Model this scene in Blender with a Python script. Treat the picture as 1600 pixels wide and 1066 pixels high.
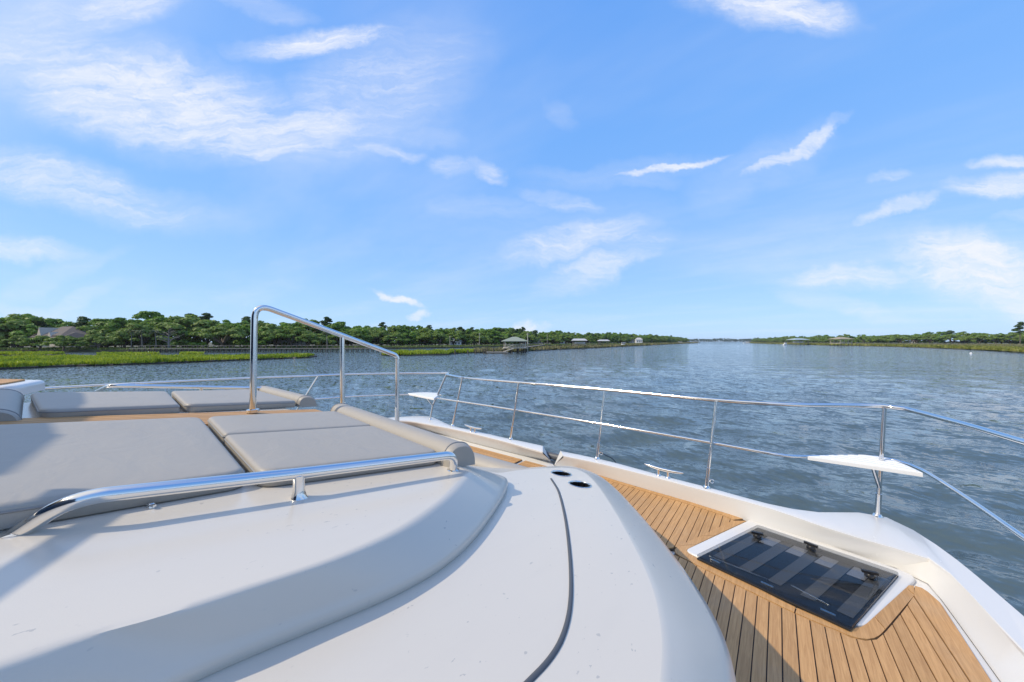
import bpy, bmesh, math, random
import numpy as np
from mathutils import Vector, Matrix

for o in list(bpy.data.objects):
    bpy.data.objects.remove(o, do_unlink=True)
S = bpy.context.scene
COL = S.collection
random.seed(11)
RNG = np.random.default_rng(11)
R = math.radians

# ------------------------------------------------------------------ camera
# world axes follow the yacht: +Y to the bow, +X to starboard, z = 0 the river surface
H = 3.5                      # eye height over the water
HEAD = R(38)                 # the view is turned 38 degrees to port of the bow
cam_d = bpy.data.cameras.new('camera')
cam = bpy.data.objects.new('camera', cam_d)
COL.objects.link(cam)
cam.location = (0, 0, H)
cam.rotation_euler = (R(90), 0, HEAD)
cam_d.lens = 12.0
cam_d.sensor_width = 36.0
cam_d.clip_start = 0.02
cam_d.clip_end = 12000
S.camera = cam

# ------------------------------------------------------------------ light
SUN = Vector((-0.616, -0.836, 1.0)).normalized()
SUN_EL = math.asin(SUN.z)
SUN_ROT = math.atan2(SUN.x, SUN.y)
w = bpy.data.worlds.new('World')
S.world = w
w.use_nodes = True
sun_d = bpy.data.lights.new('sun', 'SUN')
sun_d.energy = 2.9
sun_d.angle = R(0.53)
sun_d.color = (1.0, 0.88, 0.70)
sun = bpy.data.objects.new('sun', sun_d)
COL.objects.link(sun)
sun.rotation_euler = SUN.to_track_quat('Z', 'Y').to_euler()
S.view_settings.view_transform = 'Standard'
S.view_settings.look = 'None'
S.view_settings.exposure = 0.28
S.view_settings.gamma = 1.0
S.view_settings.use_curve_mapping = False
SKY_STRENGTH = 0.12

FWD = Vector((-math.sin(HEAD), math.cos(HEAD), 0))
RGT = Vector((math.cos(HEAD), math.sin(HEAD), 0))


def bearing(px, py):
    return FWD + RGT * ((px - 800) / 533.33) + Vector((0, 0, (533 - py) / 533.33))


def at(px, py, a, b=0.0):
    """the point of the plane z = H + a + b*y seen in that direction"""
    v = bearing(px, py)
    t = a / (v.z - b * v.y)
    return v * t + Vector((0, 0, H))


def far(px, depth, z=0.0):
    v = bearing(px, 533)
    return Vector((v.x * depth, v.y * depth, z))


class NT:
    """short hand for node trees"""
    def __init__(s, tree):
        s.t = tree
        s.n = tree.nodes
        s.l = tree.links

    def add(s, typ, **kw):
        n = s.n.new(typ)
        for k, v in kw.items():
            if k == 'ins':
                for i, val in v.items():
                    s.set(n, i, val)
            else:
                setattr(n, k, v)
        return n

    def set(s, n, i, val):
        if isinstance(val, bpy.types.NodeSocket):
            s.l.new(val, n.inputs[i])
        else:
            n.inputs[i].default_value = val

    def math(s, op, a, b=None, c=None, clamp=False):
        n = s.n.new('ShaderNodeMath')
        n.operation = op
        n.use_clamp = clamp
        s.set(n, 0, a)
        if b is not None:
            s.set(n, 1, b)
        if c is not None:
            s.set(n, 2, c)
        return n.outputs[0]

    def vmath(s, op, a, b=None):
        n = s.n.new('ShaderNodeVectorMath')
        n.operation = op
        s.set(n, 0, a)
        if b is not None:
            s.set(n, 1, b)
        return n.outputs['Value'] if op in ('DOT_PRODUCT', 'LENGTH') else n.outputs[0]

    def remap(s, v, a, b, c=0.0, d=1.0, interp='SMOOTHSTEP'):
        n = s.n.new('ShaderNodeMapRange')
        n.interpolation_type = interp
        for i, x in enumerate((v, a, b, c, d)):
            s.set(n, i, x)
        return n.outputs[0]

    def noise(s, vec, scale, detail=4.0, rough=0.55, dist=0.0):
        n = s.n.new('ShaderNodeTexNoise')
        s.set(n, 'Vector', vec)
        n.inputs['Scale'].default_value = scale
        n.inputs['Detail'].default_value = detail
        n.inputs['Roughness'].default_value = rough
        n.inputs['Distortion'].default_value = dist
        return n.outputs[0]

    def mixc(s, f, a, b, mode='MIX'):
        n = s.n.new('ShaderNodeMix')
        n.data_type = 'RGBA'
        n.blend_type = mode
        s.set(n, 0, f)
        s.set(n, 6, a)
        s.set(n, 7, b)
        return n.outputs[2]

    def mapping(s, vec, loc=(0, 0, 0), rot=(0, 0, 0), scale=(1, 1, 1), typ='POINT'):
        n = s.n.new('ShaderNodeMapping')
        n.vector_type = typ
        s.set(n, 0, vec)
        for i, x in zip((1, 2, 3), (loc, rot, scale)):
            if n.inputs[i].enabled:
                n.inputs[i].default_value = x
        return n.outputs[0]


# ------------------------------------------------------------------ sky
def build_sky():
    t = NT(w.node_tree)
    t.n.clear()
    out = t.add('ShaderNodeOutputWorld')
    bg = t.add('ShaderNodeBackground')
    t.l.new(bg.outputs[0], out.inputs[0])
    sky = t.add('ShaderNodeTexSky', sky_type='NISHITA')
    sky.sun_disc = False
    sky.sun_elevation = SUN_EL
    sky.sun_rotation = SUN_ROT
    sky.altitude = 0
    sky.air_density = 1.0
    sky.dust_density = 0.3
    sky.ozone_density = 2.0
    d = t.add('ShaderNodeTexCoord').outputs['Generated']
    # a plane of directions facing north-west of the bow, fixed in the world
    df = t.vmath('DOT_PRODUCT', d, tuple(FWD))
    dr = t.vmath('DOT_PRODUCT', d, tuple(RGT))
    sep = t.add('ShaderNodeSeparateXYZ', ins={0: d})
    dz = sep.outputs[2]
    ramp = t.add('ShaderNodeValToRGB')
    er = ramp.color_ramp.elements
    er[0].position, er[0].color = 0.0, (0.37, 0.60, 0.93, 1)
    er[1].position, er[1].color = 1.0, (0.10, 0.30, 0.86, 1)
    for pos, col in ((0.10, (0.325, 0.56, 0.93, 1)), (0.26, (0.235, 0.475, 0.92, 1)), (0.50, (0.168, 0.41, 0.90, 1)), (0.75, (0.125, 0.345, 0.86, 1))):
        el = er.new(pos)
        el.color = col
    t.l.new(t.math('MAXIMUM', dz, 0.0), ramp.inputs[0])
    # the clear air: the physical sky, its colour drawn towards the deep clear blue of the day
    blue = t.mixc(1.0, ramp.outputs[0], (1 / SKY_STRENGTH, 1 / SKY_STRENGTH, 1 / SKY_STRENGTH, 1), 'MULTIPLY')
    air = t.mixc(0.82, sky.outputs[0], blue)
    glow = t.remap(t.vmath('DOT_PRODUCT', d, tuple(SUN)), 0.60, 0.97, 0.0, 0.95)  # whitening toward the sun, added out of view to soften blue shade
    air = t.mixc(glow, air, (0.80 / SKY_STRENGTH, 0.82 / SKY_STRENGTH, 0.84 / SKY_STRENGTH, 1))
    dfc = t.math('MAXIMUM', df, 0.05)
    u = t.math('DIVIDE', dr, dfc)
    v = t.math('DIVIDE', dz, dfc)
    uv = t.add('ShaderNodeCombineXYZ', ins={0: u, 1: v, 2: 0.0}).outputs[0]
    # cloud layer coordinates: where the ray meets a level sheet
    zc = t.math('ADD', t.math('MAXIMUM', dz, 0.0), 0.09)
    cx = t.math('DIVIDE', sep.outputs[0], zc)
    cy = t.math('DIVIDE', sep.outputs[1], zc)
    sheet = t.add('ShaderNodeCombineXYZ', ins={0: cx, 1: cy, 2: 0.0}).outputs[0]
    warp = t.add('ShaderNodeTexNoise', ins={'Vector': uv, 'Scale': 3.2, 'Detail': 3.0})
    wv = t.vmath('SUBTRACT', warp.outputs['Color'], (0.5, 0.5, 0.5))
    wv = t.vmath('MULTIPLY', wv, (0.20, 0.11, 0.0))
    warp2 = t.add('ShaderNodeTexNoise', ins={'Vector': uv, 'Scale': 14.0, 'Detail': 6.0, 'Roughness': 0.65})
    wv2 = t.vmath('MULTIPLY', t.vmath('SUBTRACT', warp2.outputs['Color'], (0.5, 0.5, 0.5)), (0.11, 0.05, 0.0))
    wv = t.vmath('ADD', wv, wv2)
    uvw = t.vmath('ADD', uv, wv)
    # wisps: px, py of the middle, half length, half width (px), tilt (deg), weight
    wisps = [(240, 155, 190, 62, -12, 0.95), (450, 210, 110, 32, 12, 0.9), (570, 150, 150, 70, 28, 0.55), (60, 60, 100, 45, 20, 0.6), (30, 66, 70, 22, -14, 0.5),
             (185, 15, 75, 26, 8, 0.75), (500, 62, 105, 17, 5, 0.9), (90, 285, 190, 30, -14, 0.72), (190, 300, 100, 16, -6, 0.5),
             (40, 388, 90, 15, -4, 0.7), (100, 425, 80, 14, 20, 0.42), (1215, 12, 95, 28, -8, 0.95), (1245, 236, 64, 9, 32, 0.9), (1215, 250, 70, 22, 30, 0.35),
             (1045, 260, 80, 6, 11, 1.0), (990, 268, 120, 16, 8, 0.3), (950, 278, 90, 12, -4, 0.35), (760, 265, 30, 13, -18, 0.85), (697, 260, 26, 13, 0, 0.65), (880, 315, 50, 12, -14, 0.6),
             (895, 378, 100, 22, 10, 0.75), (945, 410, 85, 20, 20, 0.7), (770, 328, 80, 18, 0, 0.4), (860, 360, 160, 50, 0, 0.22), (1400, 330, 50, 8, 22, 0.75),
             (1390, 282, 24, 7, 10, 0.5), (1530, 425, 110, 44, -14, 1.0), (1575, 465, 80, 30, -20, 0.8), (1320, 430, 90, 16, 0, 0.7), (1315, 472, 90, 12, -14, 0.5), (1330, 395, 260, 34, 0, 0.34),
             (1565, 285, 65, 14, 6, 0.8), (1580, 245, 40, 9, 2, 0.8), (632, 463, 36, 5, -14, 0.9), (668, 490, 14, 7, 30, 0.8), (810, 511, 18, 8, 0, 0.9), (832, 516, 12, 6, 0, 0.6),
             (105, 476, 60, 9, 20, 0.45), (60, 482, 60, 9, -8, 0.4), (870, 176, 22, 14, -40, 0.28), (1180, 270, 90, 30, 25, 0.3), (595, 236, 45, 9, -10, 0.6), (640, 210, 60, 12, -6, 0.34),
             (900, 498, 60, 7, 0, 0.2), (1500, 492, 120, 8, -4, 0.3), (1590, 335, 40, 9, 6, 0.4), (650, 95, 70, 45, 30, 0.34), (410, 5, 60, 14, -10, 0.5)]
    acc = None
    for px, py, rx, ry, ang, wt in wisps:
        m = t.mapping(uvw, ((px - 800) / 533.3, (533 - py) / 533.3, 0), (0, 0, R(ang)), (rx / 533.3, ry / 533.3, 1), 'TEXTURE')
        q = t.vmath('DOT_PRODUCT', m, m)
        g = t.math('MULTIPLY', t.remap(q, 0.0, 3.0, 1.0, 0.0), wt)
        acc = g if acc is None else t.math('MAXIMUM', acc, g)
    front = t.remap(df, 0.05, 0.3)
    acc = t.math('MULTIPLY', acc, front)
    # unseen cloud beyond the view, added thicker to whiten the ambient light
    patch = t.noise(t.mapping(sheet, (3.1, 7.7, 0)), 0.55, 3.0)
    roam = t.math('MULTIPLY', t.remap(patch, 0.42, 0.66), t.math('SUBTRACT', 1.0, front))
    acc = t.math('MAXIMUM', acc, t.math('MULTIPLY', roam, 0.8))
    streak = t.noise(t.mapping(uvw, rot=(0, 0, R(-14)), scale=(2.8, 15.0, 1)), 1.0, 10.0, 0.70, 0.9)
    fine = t.noise(t.mapping(uvw, rot=(0, 0, R(20)), scale=(8.0, 34.0, 1)), 1.5, 8.0, 0.74, 0.7)
    tex = t.math('ADD', t.math('MULTIPLY', streak, 0.7), t.math('MULTIPLY', fine, 0.38))
    soft = t.math('MULTIPLY', acc, t.remap(tex, 0.2, 0.75, 0.12, 0.52))
    core = t.math('MULTIPLY', t.remap(t.math('ADD', tex, t.math('MULTIPLY', acc, 0.52)), 0.74, 1.30), t.remap(acc, 0.0, 0.35))
    dens = t.math('ADD', soft, t.math('MULTIPLY', core, 0.55))
    veil = t.math('MULTIPLY', t.remap(t.noise(t.mapping(sheet, rot=(0, 0, 0.5), scale=(0.5, 1.3, 1)), 0.8, 5.0, 0.6), 0.42, 0.8), 0.20)
    dens = t.math('MINIMUM', t.math('ADD', dens, veil), 0.93)
    dens = t.math('MULTIPLY', dens, t.remap(dz, -0.01, 0.02))
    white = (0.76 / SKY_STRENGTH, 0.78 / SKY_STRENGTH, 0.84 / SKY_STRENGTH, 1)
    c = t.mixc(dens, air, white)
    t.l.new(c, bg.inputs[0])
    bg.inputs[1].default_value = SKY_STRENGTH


build_sky()


# ------------------------------------------------------------------ materials
def newmat(name):
    m = bpy.data.materials.new(name)
    m.use_nodes = True
    t = NT(m.node_tree)
    return m, t, t.n['Principled BSDF']


def simple(name, col, rough=0.5, metal=0.0, var=0.12, scale=6.0, bump=0.0, bscale=60.0, spec=0.5, rnd=0.0, obj_space=True):
    m, t, p = newmat(name)
    tc = t.add('ShaderNodeTexCoord').outputs['Object']
    n = t.noise(tc, scale, 5.0)
    a = tuple(x * (1 - var) for x in col) + (1,)
    b = tuple(min(1, x * (1 + var)) for x in col) + (1,)
    c = t.mixc(n, a, b)
    if rnd:
        oi = t.add('ShaderNodeObjectInfo').outputs['Random']
        k = t.remap(oi, 0, 1, 1 - rnd, 1 + rnd, 'LINEAR')
        cc = t.add('ShaderNodeCombineColor', ins={0: k, 1: k, 2: k}).outputs[0]
        c = t.mixc(1.0, c, cc, 'MULTIPLY')
    t.l.new(c, p.inputs['Base Color'])
    p.inputs['Roughness'].default_value = rough
    p.inputs['Metallic'].default_value = metal
    p.inputs['Specular IOR Level'].default_value = spec
    if bump:
        b_ = t.add('ShaderNodeBump', ins={'Strength': bump, 'Distance': 0.01, 'Height': t.noise(tc, bscale, 3.0)})
        t.l.new(b_.outputs[0], p.inputs['Normal'])
    return m


def gelcoat(name, rough=0.32, dirt=0.10, grain=0.0, white=(0.645, 0.592, 0.510)):
    m, t, p = newmat(name)
    tc = t.add('ShaderNodeTexCoord').outputs['Object']
    smear = t.noise(t.mapping(tc, rot=(0, 0, 0.7), scale=(7, 1.7, 3)), 2.4, 7.0, 0.62)
    spots = t.noise(t.mapping(tc, scale=(1.0, 0.55, 1)), 34.0, 3.0, 0.6, 0.4)
    broad = t.noise(tc, 1.7, 2.0)
    dark = t.math('MULTIPLY', t.remap(spots, 0.64, 0.72), t.remap(broad, 0.42, 0.62))
    flecks = t.noise(t.mapping(tc, rot=(0, 0, 0.3), scale=(1.0, 0.5, 1)), 95.0, 2.0, 0.5, 0.2)
    fleck = t.math('MULTIPLY', t.remap(flecks, 0.70, 0.73), t.remap(t.noise(tc, 4.5, 2.0), 0.44, 0.56))
    fac = t.math('ADD', t.math('MULTIPLY', fleck, dirt * 6.0), t.math('MULTIPLY', t.remap(smear, 0.45, 0.85), dirt * 0.6), t.math('MULTIPLY', dark, dirt * 2.6))
    c = t.mixc(fac, white + (1,), (0.36, 0.35, 0.335, 1))
    t.l.new(c, p.inputs['Base Color'])
    t.l.new(t.remap(smear, 0.3, 0.8, rough * 0.95, rough * 1.12), p.inputs['Roughness'])
    if grain:
        g = t.noise(tc, 420.0, 2.0)
        b_ = t.add('ShaderNodeBump', ins={'Strength': grain, 'Distance': 0.002, 'Height': g})
        t.l.new(b_.outputs[0], p.inputs['Normal'])
    return m


def vinyl_mat():
    m, t, p = newmat('grey_vinyl')
    tc = t.add('ShaderNodeTexCoord').outputs['Object']
    n = t.noise(tc, 2.6, 5.0)
    c = t.mixc(n, (0.355, 0.325, 0.280, 1), (0.390, 0.358, 0.308, 1))
    t.l.new(c, p.inputs['Base Color'])
    p.inputs['Roughness'].default_value = 0.5
    pucker = t.noise(t.mapping(tc, rot=(0, 0, .4), scale=(1.0, 1.8, 1)), 7.0, 3.0, 0.5, 0.5)
    grain = t.noise(tc, 700.0, 2.0)
    h = t.math('ADD', t.math('MULTIPLY', pucker, 1.0), t.math('MULTIPLY', grain, 0.02))
    b_ = t.add('ShaderNodeBump', ins={'Strength': 0.35, 'Distance': 0.012, 'Height': h})
    t.l.new(b_.outputs[0], p.inputs['Normal'])
    return m


def teak_mat():
    m, t, p = newmat('teak')
    tc = t.add('ShaderNodeTexCoord').outputs['Object']
    oi = t.add('ShaderNodeObjectInfo').outputs['Random']
    off = t.add('ShaderNodeCombineXYZ', ins={0: t.math('MULTIPLY', oi, 31.0), 1: t.math('MULTIPLY', oi, 17.0), 2: 0.0}).outputs[0]
    v = t.vmath('ADD', t.mapping(tc, scale=(42, 2.2, 6)), off)
    g = t.noise(v, 3.0, 7.0, 0.65, 0.8)
    c = t.mixc(t.remap(g, 0.3, 0.72), (0.42, 0.225, 0.085, 1), (0.58, 0.335, 0.14, 1))
    k = t.remap(oi, 0, 1, 0.91, 1.07, 'LINEAR')
    cc = t.add('ShaderNodeCombineColor', ins={0: k, 1: k, 2: k}).outputs[0]
    c = t.mixc(1.0, c, cc, 'MULTIPLY')
    grey = t.noise(tc, 5.0, 4.0)
    c = t.mixc(t.math('MULTIPLY', t.remap(grey, 0.45, 0.8), 0.22), c, (0.44, 0.33, 0.22, 1))
    t.l.new(c, p.inputs['Base Color'])
    p.inputs['Roughness'].default_value = 0.62
    b_ = t.add('ShaderNodeBump', ins={'Strength': 0.25, 'Distance': 0.002, 'Height': g})
    t.l.new(b_.outputs[0], p.inputs['Normal'])
    return m


def water_mat():
    m, t, p = newmat('river_water')
    tc = t.add('ShaderNodeTexCoord').outputs['Object']
    ca, sa = math.cos(0.6), math.sin(0.6)
    big = t.noise(t.mapping(tc, rot=(0, 0, 0.5), scale=(0.011, 0.03, 1)), 1.0, 4.0, 0.55)
    silt = t.noise(t.mapping(tc, rot=(0, 0, 0.4), scale=(0.12, 0.05, 1)), 1.0, 3.0)
    c = t.mixc(silt, (0.066, 0.096, 0.106, 1), (0.086, 0.120, 0.130, 1))
    t.l.new(c, p.inputs['Base Color'])
    p.inputs['IOR'].default_value = 1.333
    t.l.new(t.remap(big, 0.3, 0.7, 0.05, 0.065), p.inputs['Roughness'])
    # chop: slopes of three sizes of ripple added to the surface normal, the same near and far
    nrm = t.add('ShaderNodeNewGeometry').outputs['Normal']
    for rot, sc, size, k in ((-0.45, (1.0, 2.1, 1), 1.8, 1.25), (-0.75, (1.0, 1.9, 1), 6.0, 1.0), (-0.55, (1.0, 2.4, 1), 0.42, 0.36)):
        n = t.add('ShaderNodeTexNoise', ins={'Vector': t.mapping(tc, rot=(0, 0, rot), scale=sc), 'Scale': size, 'Detail': 3.0, 'Roughness': 0.55})
        slope = t.vmath('MULTIPLY', t.vmath('SUBTRACT', n.outputs['Color'], (0.5, 0.5, 0.5)), (k, k, 0.0))
        nrm = t.vmath('ADD', nrm, slope)
    t.l.new(t.vmath('NORMALIZE', nrm), p.inputs['Normal'])
    return m


def leaf_mat(name, c1, c2, c3):
    m, t, p = newmat(name)
    oi = t.add('ShaderNodeObjectInfo').outputs['Random']
    tc = t.add('ShaderNodeTexCoord').outputs['Object']
    n = t.noise(tc, 0.55, 3.0)
    c = t.mixc(t.remap(n, 0.35, 0.65), c1 + (1,), c2 + (1,))
    c = t.mixc(t.remap(oi, 0.25, 1.0, 0.0, 0.75, 'LINEAR'), c, c3 + (1,))
    t.l.new(c, p.inputs['Base Color'])
    p.inputs['Roughness'].default_value = 0.55
    p.inputs['Specular IOR Level'].default_value = 0.25
    tr = t.add('ShaderNodeBsdfTranslucent')
    t.l.new(t.mixc(1.0, c, (1.0, 1.25, 0.45, 1), 'MULTIPLY'), tr.inputs[0])
    mx = t.add('ShaderNodeMixShader', ins={0: 0.28})
    t.l.new(p.outputs[0], mx.inputs[1])
    t.l.new(tr.outputs[0], mx.inputs[2])
    t.l.new(mx.outputs[0], t.n['Material Output'].inputs[0])
    return m


def grass_mat(name, c1, c2):
    m, t, p = newmat(name)
    tc = t.add('ShaderNodeTexCoord').outputs['Object']
    n = t.noise(tc, 0.09, 5.0, 0.6)
    n2 = t.noise(tc, 2.0, 2.0)
    f = t.math('ADD', t.math('MULTIPLY', n, 0.7), t.math('MULTIPLY', n2, 0.3))
    c = t.mixc(t.remap(f, 0.36, 0.62), c1 + (1,), c2 + (1,))
    t.l.new(c, p.inputs['Base Color'])
    p.inputs['Roughness'].default_value = 0.6
    tr = t.add('ShaderNodeBsdfTranslucent')
    t.l.new(c, tr.inputs[0])
    mx = t.add('ShaderNodeMixShader', ins={0: 0.35})
    t.l.new(p.outputs[0], mx.inputs[1])
    t.l.new(tr.outputs[0], mx.inputs[2])
    t.l.new(mx.outputs[0], t.n['Material Output'].inputs[0])
    return m


def pane_mat():
    m, t, p = newmat('smoked_acrylic')
    gl = t.add('ShaderNodeBsdfGlossy', ins={'Color': (1, 1, 1, 1), 'Roughness': 0.03})
    tr = t.add('ShaderNodeBsdfTransparent', ins={'Color': (0.72, 0.73, 0.74, 1)})
    bk = t.add('ShaderNodeNewGeometry').outputs['Backfacing']
    fr = t.add('ShaderNodeFresnel', ins={'IOR': t.remap(bk, 0, 1, 1.22, 1 / 1.22, 'LINEAR')})
    mx = t.add('ShaderNodeMixShader')
    t.l.new(fr.outputs[0], mx.inputs[0])
    t.l.new(tr.outputs[0], mx.inputs[1])
    t.l.new(gl.outputs[0], mx.inputs[2])
    t.l.new(mx.outputs[0], t.n['Material Output'].inputs[0])
    return m


M = dict(
    gel=gelcoat('white_gelcoat', 0.2, 0.10, 0.06),
    gel_clean=gelcoat('white_gelcoat_clean', 0.25, 0.015, 0.0, (0.67, 0.66, 0.64)),
    steel=simple('polished_steel', (0.80, 0.79, 0.77), 0.09, 1.0, 0.03, 8),
    vinyl=vinyl_mat(),
    piping=simple('grey_piping', (0.25, 0.25, 0.25), 0.5, 0, 0.05),
    teak=teak_mat(),
    caulk=simple('black_caulk', (0.055, 0.036, 0.022), 0.6, 0, 0.2, 20),
    rubber=simple('dark_rubber', (0.085, 0.09, 0.10), 0.5, 0, 0.1, 20),
    black=simple('black_plastic', (0.012, 0.012, 0.013), 0.3, 0, 0.15, 12),
    pane=pane_mat(),
    band=simple('grey_band', (0.17, 0.168, 0.165), 0.6, 0, 0.1, 8),
    patch=simple('pale_blind', (0.46, 0.46, 0.47), 0.55, 0, 0.08, 14),
    well=simple('dark_well', (0.022, 0.021, 0.02), 0.5, 0, 0.2, 6),
    smoked=simple('smoked_windscreen', (0.012, 0.014, 0.017), 0.06, 0, 0.1, 2),
    white=simple('white_plastic', (0.78, 0.78, 0.77), 0.4, 0, 0.03, 10),
    bark=simple('bark', (0.13, 0.105, 0.085), 0.9, 0, 0.35, 3, 0.4, 14, 0.2, 0.25),
    pale_bark=simple('pale_bark', (0.2, 0.18, 0.16), 0.9, 0, 0.25, 3, 0.4, 14, 0.2),
    deadwood=simple('dead_wood', (0.22, 0.2, 0.185), 0.9, 0, 0.25, 3),
    oak=leaf_mat('oak_leaves', (0.13, 0.205, 0.038), (0.195, 0.285, 0.054), (0.215, 0.285, 0.072)),
    bush=leaf_mat('broad_leaves', (0.135, 0.25, 0.036), (0.215, 0.345, 0.05), (0.13, 0.225, 0.044)),
    pine=leaf_mat('pine_needles', (0.06, 0.115, 0.036), (0.088, 0.15, 0.046), (0.09, 0.14, 0.055)),
    palm=leaf_mat('palm_fronds', (0.085, 0.115, 0.045), (0.11, 0.135, 0.06), (0.10, 0.12, 0.07)),
    far=leaf_mat('far_leaves', (0.040, 0.075, 0.034), (0.055, 0.090, 0.040), (0.05, 0.08, 0.04)),
    marsh=grass_mat('marsh_grass_bright', (0.19, 0.28, 0.016), (0.36, 0.43, 0.028)),
    olive=grass_mat('marsh_grass_olive', (0.17, 0.20, 0.03), (0.28, 0.28, 0.06)),
    reed=grass_mat('marsh_grass_dry', (0.15, 0.17, 0.05), (0.27, 0.24, 0.115)),
    lawn=grass_mat('lawn_grass', (0.10, 0.155, 0.03), (0.155, 0.205, 0.045)),
    soil=simple('bank_soil', (0.085, 0.085, 0.045), 0.95, 0, 0.4, 0.3),
    mud=simple('tidal_mud', (0.045, 0.04, 0.033), 0.7, 0, 0.4, 0.8),
    timber=simple('weathered_timber', (0.27, 0.245, 0.21), 0.85, 0, 0.25, 2, 0, 0, 0.3, 0.15),
    dark_timber=simple('wet_timber', (0.085, 0.075, 0.062), 0.85, 0, 0.3, 2, 0, 0, 0.3, 0.2),
    pale_timber=simple('painted_timber', (0.52, 0.48, 0.40), 0.75, 0, 0.1, 2),
    roof_green=simple('green_roof', (0.27, 0.30, 0.235), 0.6, 0, 0.15, 1),
    roof_tan=simple('tan_shingle_roof', (0.30, 0.26, 0.19), 0.85, 0, 0.2, 3),
    roof_brown=simple('brown_shingle_roof', (0.115, 0.098, 0.088), 0.9, 0, 0.25, 4),
    roof_pale=simple('pale_metal_roof', (0.48, 0.47, 0.46), 0.45, 0, 0.06, 1),
    roof_blue=simple('blue_grey_metal_roof', (0.34, 0.41, 0.43), 0.45, 0, 0.06, 1),
    stucco=simple('pale_stucco', (0.50, 0.47, 0.42), 0.9, 0, 0.1, 1),
    glass=simple('dark_window', (0.03, 0.035, 0.04), 0.08, 0, 0.1, 1),
    chimney=simple('chimney_stone', (0.45, 0.40, 0.33), 0.9, 0, 0.15, 2),
)
M['water'] = water_mat()


# ------------------------------------------------------------------ object helpers
def tag(o, label=None, cat=None, group=None, kind=None):
    if label:
        o['label'] = label
    if cat:
        o['category'] = cat
    if group:
        o['group'] = group
    if kind:
        o['kind'] = kind
    return o


def empty(name, loc=(0, 0, 0), rz=0.0, **kw):
    o = bpy.data.objects.new(name, None)
    COL.objects.link(o)
    o.location = loc
    o.rotation_euler = (0, 0, rz)
    o.empty_display_size = 0.3
    return tag(o, **kw)


def mesh(name, verts, faces, mat, parent=None, smooth=False, angle=None, mats=None):
    me = bpy.data.meshes.new(name)
    me.from_pydata([tuple(v) for v in verts], [], faces)
    bm = bmesh.new()
    bm.from_mesh(me)
    bmesh.ops.remove_doubles(bm, verts=bm.verts, dist=1e-5)
    bmesh.ops.recalc_face_normals(bm, faces=bm.faces)
    if angle is not None:
        for e in bm.edges:
            if len(e.link_faces) == 2 and e.calc_face_angle(0) > R(angle):
                e.smooth = False
        smooth = True
    for f in bm.faces:
        f.smooth = smooth
    bm.to_mesh(me)
    bm.free()
    me.materials.append(mat)
    return link(name, me, parent)


def link(name, me, parent=None):
    o = bpy.data.objects.new(name, me)
    COL.objects.link(o)
    if parent is not None:
        # vertices are given in world coordinates; parents here are unrotated
        o.parent = parent
        p = parent
        off = Vector((0, 0, 0))
        while p is not None:
            off += p.location
            p = p.parent
        o.location = -off
    return o


class MB:
    def __init__(s):
        s.v, s.f = [], []

    def add(s, vs, fs):
        n = len(s.v)
        s.v += [tuple(v) for v in vs]
        s.f += [tuple(i + n for i in f) for f in fs]
        return s

    def box(s, c, size, rz=0.0):
        c = Vector(c)
        sx, sy, sz = size[0] / 2, size[1] / 2, size[2] / 2
        ca, sa = math.cos(rz), math.sin(rz)
        vs = []
        for z in (-sz, sz):
            for x, y in ((-sx, -sy), (sx, -sy), (sx, sy), (-sx, sy)):
                vs.append((c.x + x * ca - y * sa, c.y + x * sa + y * ca, c.z + z))
        return s.add(vs, [(3, 2, 1, 0), (4, 5, 6, 7), (0, 1, 5, 4), (1, 2, 6, 5), (2, 3, 7, 6), (3, 0, 4, 7)])

    def tube(s, pts, r, seg=10, cap=True):
        pts = [Vector(p) for p in pts]
        rs = r if isinstance(r, (list, tuple)) else [r] * len(pts)
        prev = None
        n0 = len(s.v)
        for i, p in enumerate(pts):
            a = pts[max(i - 1, 0)]
            b = pts[min(i + 1, len(pts) - 1)]
            tan = (b - a).normalized()
            if prev is None:
                ref = Vector((0, 0, 1)) if abs(tan.z) < 0.9 else Vector((1, 0, 0))
                x = tan.cross(ref).normalized()
            else:
                x = (prev - tan * prev.dot(tan)).normalized()
            prev = x
            y = tan.cross(x)
            for k in range(seg):
                an = 2 * math.pi * k / seg
                s.v.append(tuple(p + (x * math.cos(an) + y * math.sin(an)) * rs[i]))
        for i in range(len(pts) - 1):
            for k in range(seg):
                a = n0 + i * seg + k
                b = n0 + i * seg + (k + 1) % seg
                s.f.append((a, b, b + seg, a + seg))
        if cap:
            s.f.append(tuple(n0 + k for k in range(seg))[::-1])
            s.f.append(tuple(n0 + (len(pts) - 1) * seg + k for k in range(seg)))
        return s

    def prism(s, poly, z0, z1):
        """z0, z1: numbers or functions of (x, y)"""
        f0 = z0 if callable(z0) else (lambda x, y: z0)
        f1 = z1 if callable(z1) else (lambda x, y: z1)
        n = len(poly)
        vs = [(p[0], p[1], f0(p[0], p[1])) for p in poly] + [(p[0], p[1], f1(p[0], p[1])) for p in poly]
        fs = [tuple(range(n))[::-1], tuple(range(n, 2 * n))] + [(i, (i + 1) % n, n + (i + 1) % n, n + i) for i in range(n)]
        return s.add(vs, fs)

    def build(s, name, mat, parent=None, smooth=False, angle=None):
        return mesh(name, s.v, s.f, mat, parent, smooth, angle)


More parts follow.
